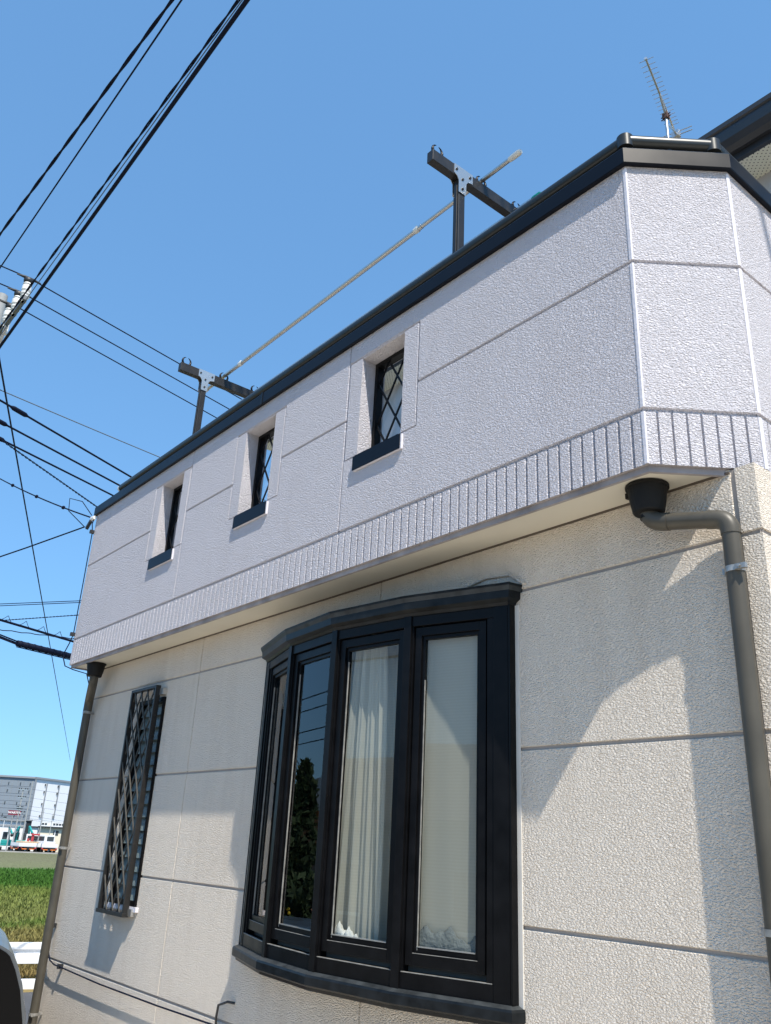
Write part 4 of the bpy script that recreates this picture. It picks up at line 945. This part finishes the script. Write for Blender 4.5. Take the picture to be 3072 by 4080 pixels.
# roadside sign
t = root('roadside_sign', tuple(bp(-2.2, 3, GZ)), 'maroon billboard reading WAKITA on a grey post', 'sign')
mb = MB(); bbox(mb, -2.80, -1.42, 2.9, 3.0, 3.19, 3.72); bd_ = mb.build('board', M['sign_red'], t)
mb = MB(); a = bp(-2.22, 2.95, GZ); mb.tube([a, bp(-2.22, 2.95, 3.2)], .07, 10); mb.build('post', M['pole_c'], t)
tx = bpy.data.curves.new('lettering', 'FONT'); tx.body = 'WAKITA'; tx.size = .36; tx.align_x = 'CENTER'; tx.align_y = 'CENTER'; tx.extrude = .01; tx.offset = .012
to = bpy.data.objects.new('lettering', tx); C.objects.link(to); dg = bpy.context.evaluated_depsgraph_get()
me = bpy.data.meshes.new_from_object(to.evaluated_get(dg)); bpy.data.objects.remove(to)
rotm = Matrix(((BT.x, 0, -BA.x), (BT.y, 0, -BA.y), (0, 1, 0))).to_4x4()
lo = bp(-2.11, 2.88, 3.455) - absloc(bd_)
for v_ in me.vertices: v_.co = (rotm @ v_.co) + lo
me.materials.append(M['paint_w']); to = bpy.data.objects.new('lettering', me); C.objects.link(to); to.parent = bd_
# poles
PG = 'poles around the depot'
def pole(u, d, z1, r, label, arms=(), m='pole_c', cat='utility pole', name='utility_pole'):
    t = root(name, tuple(bp(u, d, GZ)), label, cat, PG)
    mb = MB(); mb.tube([bp(u, d, GZ), bp(u, d, z1)], [r, r * .65], 10); mb.build('shaft', M[m], t)
    for z, hw in arms:
        mb = MB(); bbox(mb, u - hw, u + hw, d - .14, d - .05, z, z + .09); arm_ = mb.build('crossarm', M['galv'], t)
        mb = MB()
        for k in (-.9, -.45, .45, .9): a = bp(u + hw * k, d - .1, z + .09); mb.tube([a, a + V((0, 0, .16))], .05, 8)
        mb.build('insulator', M['dark'], arm_)
    return t
pole(-1.62, 2.2, 6.30, .10, 'pale utility pole with two crossarms in front of the grey warehouse wall', ((6.02, .52), (5.12, .45), (4.0, .35), (3.75, .3)))
pole(-.72, 1.6, 7.1, .085, 'tall slim grey mast right of the pole with two crossarms', (), 'pole_c', 'mast', 'mast')
pole(1.10, 3, 4.1, .07, 'thin pole in front of the white warehouse face, nearer its corner', (), 'pole_c')
pole(2.25, 4, 3.6, .05, 'thinnest pole in front of the cream office', (), 'pole_c')
pole(-1.22, 6, 3.65, .05, 'small distant pole with one crossarm behind the tall mast', ((3.5, .25),), 'pole_c')
pole(-2.98, 1, 2.85, .05, 'short white lamp post left of the maroon sign', ((2.7, .12),), 'paint_w', 'lamp post', 'lamp_post')
DG = 'thin lines strung across the depot'
for i, (z, s_) in enumerate(((6.2, .05), (5.25, .15), (4.3, .1), (3.9, .3), (3.3, .25), (2.95, .1), (2.78, .05))):
    a = bp(-40, 2.1, z + .6); b = bp(-1.62, 2.1, z + .05); c_ = bp(40, 2.1, z - 2.6)
    mb = MB(); mb.tube([a.lerp(b, k / 12) - V((0, 0, s_ * 4 * k / 12 * (1 - k / 12))) for k in range(13)] + [b.lerp(c_, k / 12) - V((0, 0, s_ * 8 * k / 12 * (1 - k / 12))) for k in range(1, 13)], .012, 5)
    tag(mb.build('depot_line', M['cable']), ['top wire of the depot pole', 'second wire from the top of the depot pole', 'third wire of the depot pole', 'fourth wire of the depot pole, sagging most', 'fifth wire of the depot pole', 'sixth wire, just above the low depot roof', 'lowest wire, grazing the low depot roof'][i], 'overhead line', DG)
# trucks
def truck(u, d, label, rot, crane=None, cargo=None):
    t = root('truck', tuple(bp(u, d, GZ)), label, 'truck', 'white trucks parked behind the field', rz=0)
    ca, sa = math.cos(rot), math.sin(rot)
    R_ = BT * ca + BA * sa; F_ = -BT * sa + BA * ca      # R_ = right of rear face, F_ = forwards
    o = bp(u, d, GZ)
    def bx(mb, x0, x1, y0, y1, z0, z1): mb.obox(o + R_ * x0 + F_ * y0 + V((0, 0, z0)), R_ * (x1 - x0), F_ * (y1 - y0), (0, 0, z1 - z0))
    mb = MB(); bx(mb, -.86, .86, 0, 3.1, .62, .70); bx(mb, -.86, .86, -.02, .04, .70, 1.02); bx(mb, -.86, -.82, .04, 3.1, .70, 1.02); bx(mb, .82, .86, .04, 3.1, .70, 1.02); mb.build('cargo_bed', M['paint_w'], t)
    mb = MB(); bx(mb, -.5, .5, .1, 4.4, .42, .62); bx(mb, -.84, .84, .02, .12, .34, .44); mb.build('chassis', M['dark'], t)
    mb = MB(); bx(mb, -.84, .84, 3.2, 4.7, .45, 1.25); bx(mb, -.80, .80, 3.25, 4.55, 1.25, 1.98); cb = mb.build('cab', M['paint_w'], t, bevel=.06)
    mb = MB(); bx(mb, -.62, .62, 3.225, 3.245, 1.34, 1.80); bx(mb, -.825, -.80, 3.5, 4.4, 1.3, 1.8); bx(mb, .80, .825, 3.5, 4.4, 1.3, 1.8); mb.build('window', M['win_dark'], cb)
    for s_ in (-1, 1):
        mb = MB(); bx(mb, s_ * .78 - .1, s_ * .78 + .1, -.03, .02, .44, .60); mb.build('tail_light', M['red'], t)
        mb = MB(); bx(mb, s_ * .42 - .26, s_ * .42 + .26, -.03, .02, .34, .43); mb.build('reflector', M['orange'], t)
        for y in (.9, 3.9):
            c = o + R_ * s_ * .68 + F_ * y + V((0, 0, .33)); mb = MB(); mb.tube([c - R_ * .14, c + R_ * .14], .33, 16); wh = mb.build('wheel', M['black'], t)
            mb = MB(); mb.tube([c - R_ * .15, c + R_ * .15], .15, 10); mb.build('rim', M['galv'], wh)
    if crane:
        mb = MB(); bx(mb, -.14, .14, 2.7, 3.0, .7, 1.9); bx(mb, -.2, .75, 2.6, 2.8, 1.88 - .25 * (u > 1), 2.05 - .25 * (u > 1)); bx(mb, -.55, -.3, 2.4, 2.7, 1.0, 1.5); mb.build('crane', M['red'], t)
    if cargo:
        mb = MB(); bx(mb, -.7, .7, .5, 2.6, .72, 1.18); mb.build('tarpaulin', M['tan'], t, bevel=.05)
    return t
truck(-1.35, .9, 'leftmost white truck, its flatbed carrying something tan', math.radians(-58), cargo=True)
truck(.15, .4, 'middle white truck seen from behind with a red crane arm', math.radians(-6), crane=True)
truck(2.45, .4, 'rightmost white truck seen from behind beside the downpipe', math.radians(6), crane=True)
def excavator(u, d, h, label, fl=1):
    t = root('excavator', tuple(bp(u, d, GZ)), label, 'excavator', 'teal excavators parked behind the trucks')
    mb = MB(); bbox(mb, u - .7, u - .35, d - .9, d + .9, GZ, GZ + .45); bbox(mb, u + .35, u + .7, d - .9, d + .9, GZ, GZ + .45); mb.build('track', M['black'], t, bevel=.08)
    mb = MB(); bbox(mb, u - .6, u + .6, d - .7, d + .8, GZ + .55, GZ + 1.25); mb.build('house_body', M['teal'], t, bevel=.06)
    mb = MB(); bbox(mb, u - .5, u + .05, d - .5, d + .4, GZ + 1.25, GZ + 2.1); mb.build('cab', M['win_dark'], t, bevel=.04)
    a = bp(u + .3 * fl, d - .5, GZ + 1.1); b = bp(u + .1 * fl, d - 1.0, h); c_ = bp(u + .55 * fl, d - 1.7, h - .75)
    mb = MB(); mb.bar(a, b, .2, .22, (0, 0, 1) if abs((b - a).z) < 1 else BT); mb.bar(b, c_, .16, .18, (0, 0, 1)); mb.build('boom', M['teal'], t)
    mb = MB(); mb.sphere(c_ - V((0, 0, .12)), .2, 8, 6); mb.build('bucket', M['dark'], t)
excavator(-2.45, 5, 1.85, 'leftmost teal excavator with its boom folded, behind the first truck')
excavator(-1.15, 5.5, 1.95, 'middle teal excavator with a dark boom between sign and mast', -1)
excavator(-.25, 6, 2.05, 'right teal excavator in front of the dark shed')

# ------------------------------------------------------------------ across the street (seen in the panes)
def conifer(x, y, h, r, label, seed, m='leaf', n_=5200):
    t = root('conifer', (x, y, GZ), label, 'tree', 'trees across the street'); rnd = random.Random(seed)
    mb = MB(); mb.tube([(x, y, GZ), (x + .05, y, GZ + h * .5), (x, y, GZ + h * .96)], [.16, .10, .02], 10)
    for k in range(26):
        z = GZ + h * (.1 + .8 * k / 26); an = rnd.uniform(0, 6.28); l = r * (1 - .85 * k / 26) * .8; mb.tube([(x, y, z), (x + l * math.cos(an), y + l * math.sin(an), z + l * .5)], [.035, .01], 6)
    mb.build('trunk', M['bark'], t); mb = MB()
    clumps = [(rnd.uniform(.04, 1), rnd.uniform(0, 6.28)) for _ in range(130)]
    for _ in range(n_):
        f, an = rnd.choice(clumps); f = min(1, max(0, f + rnd.gauss(0, .025))); an += rnd.gauss(0, .25)
        rr = r * (1 - f) ** .7 * rnd.uniform(.35, 1.08) * (.8 + .25 * math.sin(an * 3 + f * 20)); z = GZ + .3 + f * (h - .2)
        c = V((x + rr * math.cos(an), y + rr * math.sin(an), z)); s_ = rnd.uniform(.05, .13)
        a = V((rnd.gauss(0, 1), rnd.gauss(0, 1), rnd.gauss(0, 1))).normalized() * s_; b = V((rnd.gauss(0, 1), rnd.gauss(0, 1), rnd.gauss(0, 1) + .8)).normalized() * s_ * 1.6
        mb.face([c - a, c + a, c + b])
    mb.build('crown', M[m], t)
conifer(-17.3, -5.6, 3.9, .75, 'tall dark conifer across the street reflected in the second pane', 1)
conifer(-17.0, -6.9, 3.2, .7, 'shorter conifer beside the tall one across the street', 2, n_=3600)
t = root('neighbour_house', (-30, -12, GZ), 'terracotta house with a blue-grey tiled roof across the street', 'house')
mb = MB(); mb.box(-36, -26, -17, -8.5, GZ, 2.6); mb.build('wall', M['terra'], t)
mb = MB(); e_ = [(-36.7, -17.7, 2.6), (-25.3, -17.7, 2.6), (-25.3, -7.8, 2.6), (-36.7, -7.8, 2.6), (-32.5, -12.7, 4.3), (-29.5, -12.7, 4.3)]
mb.raw(e_, [(0, 1, 5, 4), (1, 2, 5), (2, 3, 4, 5), (3, 0, 4), (0, 3, 2, 1)]); mb.build('roof', M['tile'], t)
for y in (-15.5, -12.5, -10.2):
    mb = MB(); mb.box(-26.0, -25.95, y, y + 1.3, .3, 1.5); f_ = mb.build('window', M['win_dark'], t)
    mb = MB(); mb.box(-25.96, -25.93, y - .06, y + 1.36, .22, .29); mb.build('sill', M['paint_w'], f_)
t = root('neighbour_house', (-7.5, -16, GZ), 'grey single-storey house with a brown metal roof straight across the street', 'house')
mb = MB(); mb.box(-17.5, -2.5, -22, -15.5, GZ, 2.2); mb.build('wall', mat('grey_house_siding', (.24, .25, .27), .8, vary=(1, .06)), t)
mb = MB(); e_ = [(-18.1, -22.6, 2.2), (-1.9, -22.6, 2.2), (-1.9, -14.9, 2.2), (-18.1, -14.9, 2.2), (-18.1, -18.8, 4.2), (-1.9, -18.8, 4.2)]
mb.raw(e_, [(0, 1, 5, 4), (2, 3, 4, 5), (1, 2, 5), (3, 0, 4), (0, 3, 2, 1)]); mb.build('roof', mat('brown_metal_roof', (.10, .07, .06), .5), t)
for x in (-16, -11.5, -8.6, -5.6):
    for z in (.1,):
        mb = MB(); mb.box(x, x + 1.3, -15.5, -15.45, z, z + 1.1); f_ = mb.build('window', M['win_dark'], t)
        mb = MB(); mb.box(x - .06, x + 1.36, -15.46, -15.43, z - .08, z - .01); mb.build('sill', M['paint_w'], f_)
t = root('hedge', (-20, -5.0, GZ), 'leafy hedge with yellow flowers at the foot of the conifers', 'hedge'); rnd = random.Random(11)
mb = MB()
for _ in range(7000):
    c = V((rnd.uniform(-24, -16), -5.0 + rnd.gauss(0, .28), GZ + .05 + abs(rnd.gauss(0, .42)) % 1.05)); s_ = rnd.uniform(.04, .09)
    a = V((rnd.gauss(0, 1), rnd.gauss(0, 1), rnd.gauss(0, 1))).normalized() * s_; b = V((rnd.gauss(0, 1), rnd.gauss(0, 1), rnd.gauss(0, 1))).normalized() * s_ * 1.5
    mb.face([c - a, c + a, c + b])
mb.build('foliage', M['leaf2'], t); mb = MB()
for _ in range(260):
    c = V((rnd.uniform(-18.5, -16.5), -4.9 + rnd.gauss(0, .2), GZ + 1.0 + rnd.uniform(-.1, .2))); mb.sphere(c, .035, 5, 4)
mb.build('flower', M['yellow'], t)
# wires across the street, reflected in the glass
for i, (y, z) in enumerate(((-9.5, 6.4), (-9.6, 6.0), (-9.4, 5.2), (-9.7, 4.9))):
    line((-60, y, z), (30, y, z), .02, ['highest wire across the street reflected in the panes', 'second wire across the street reflected in the panes', 'third wire across the street reflected in the panes', 'lowest wire across the street reflected in the panes'][i], group='wires across the street', n=8)
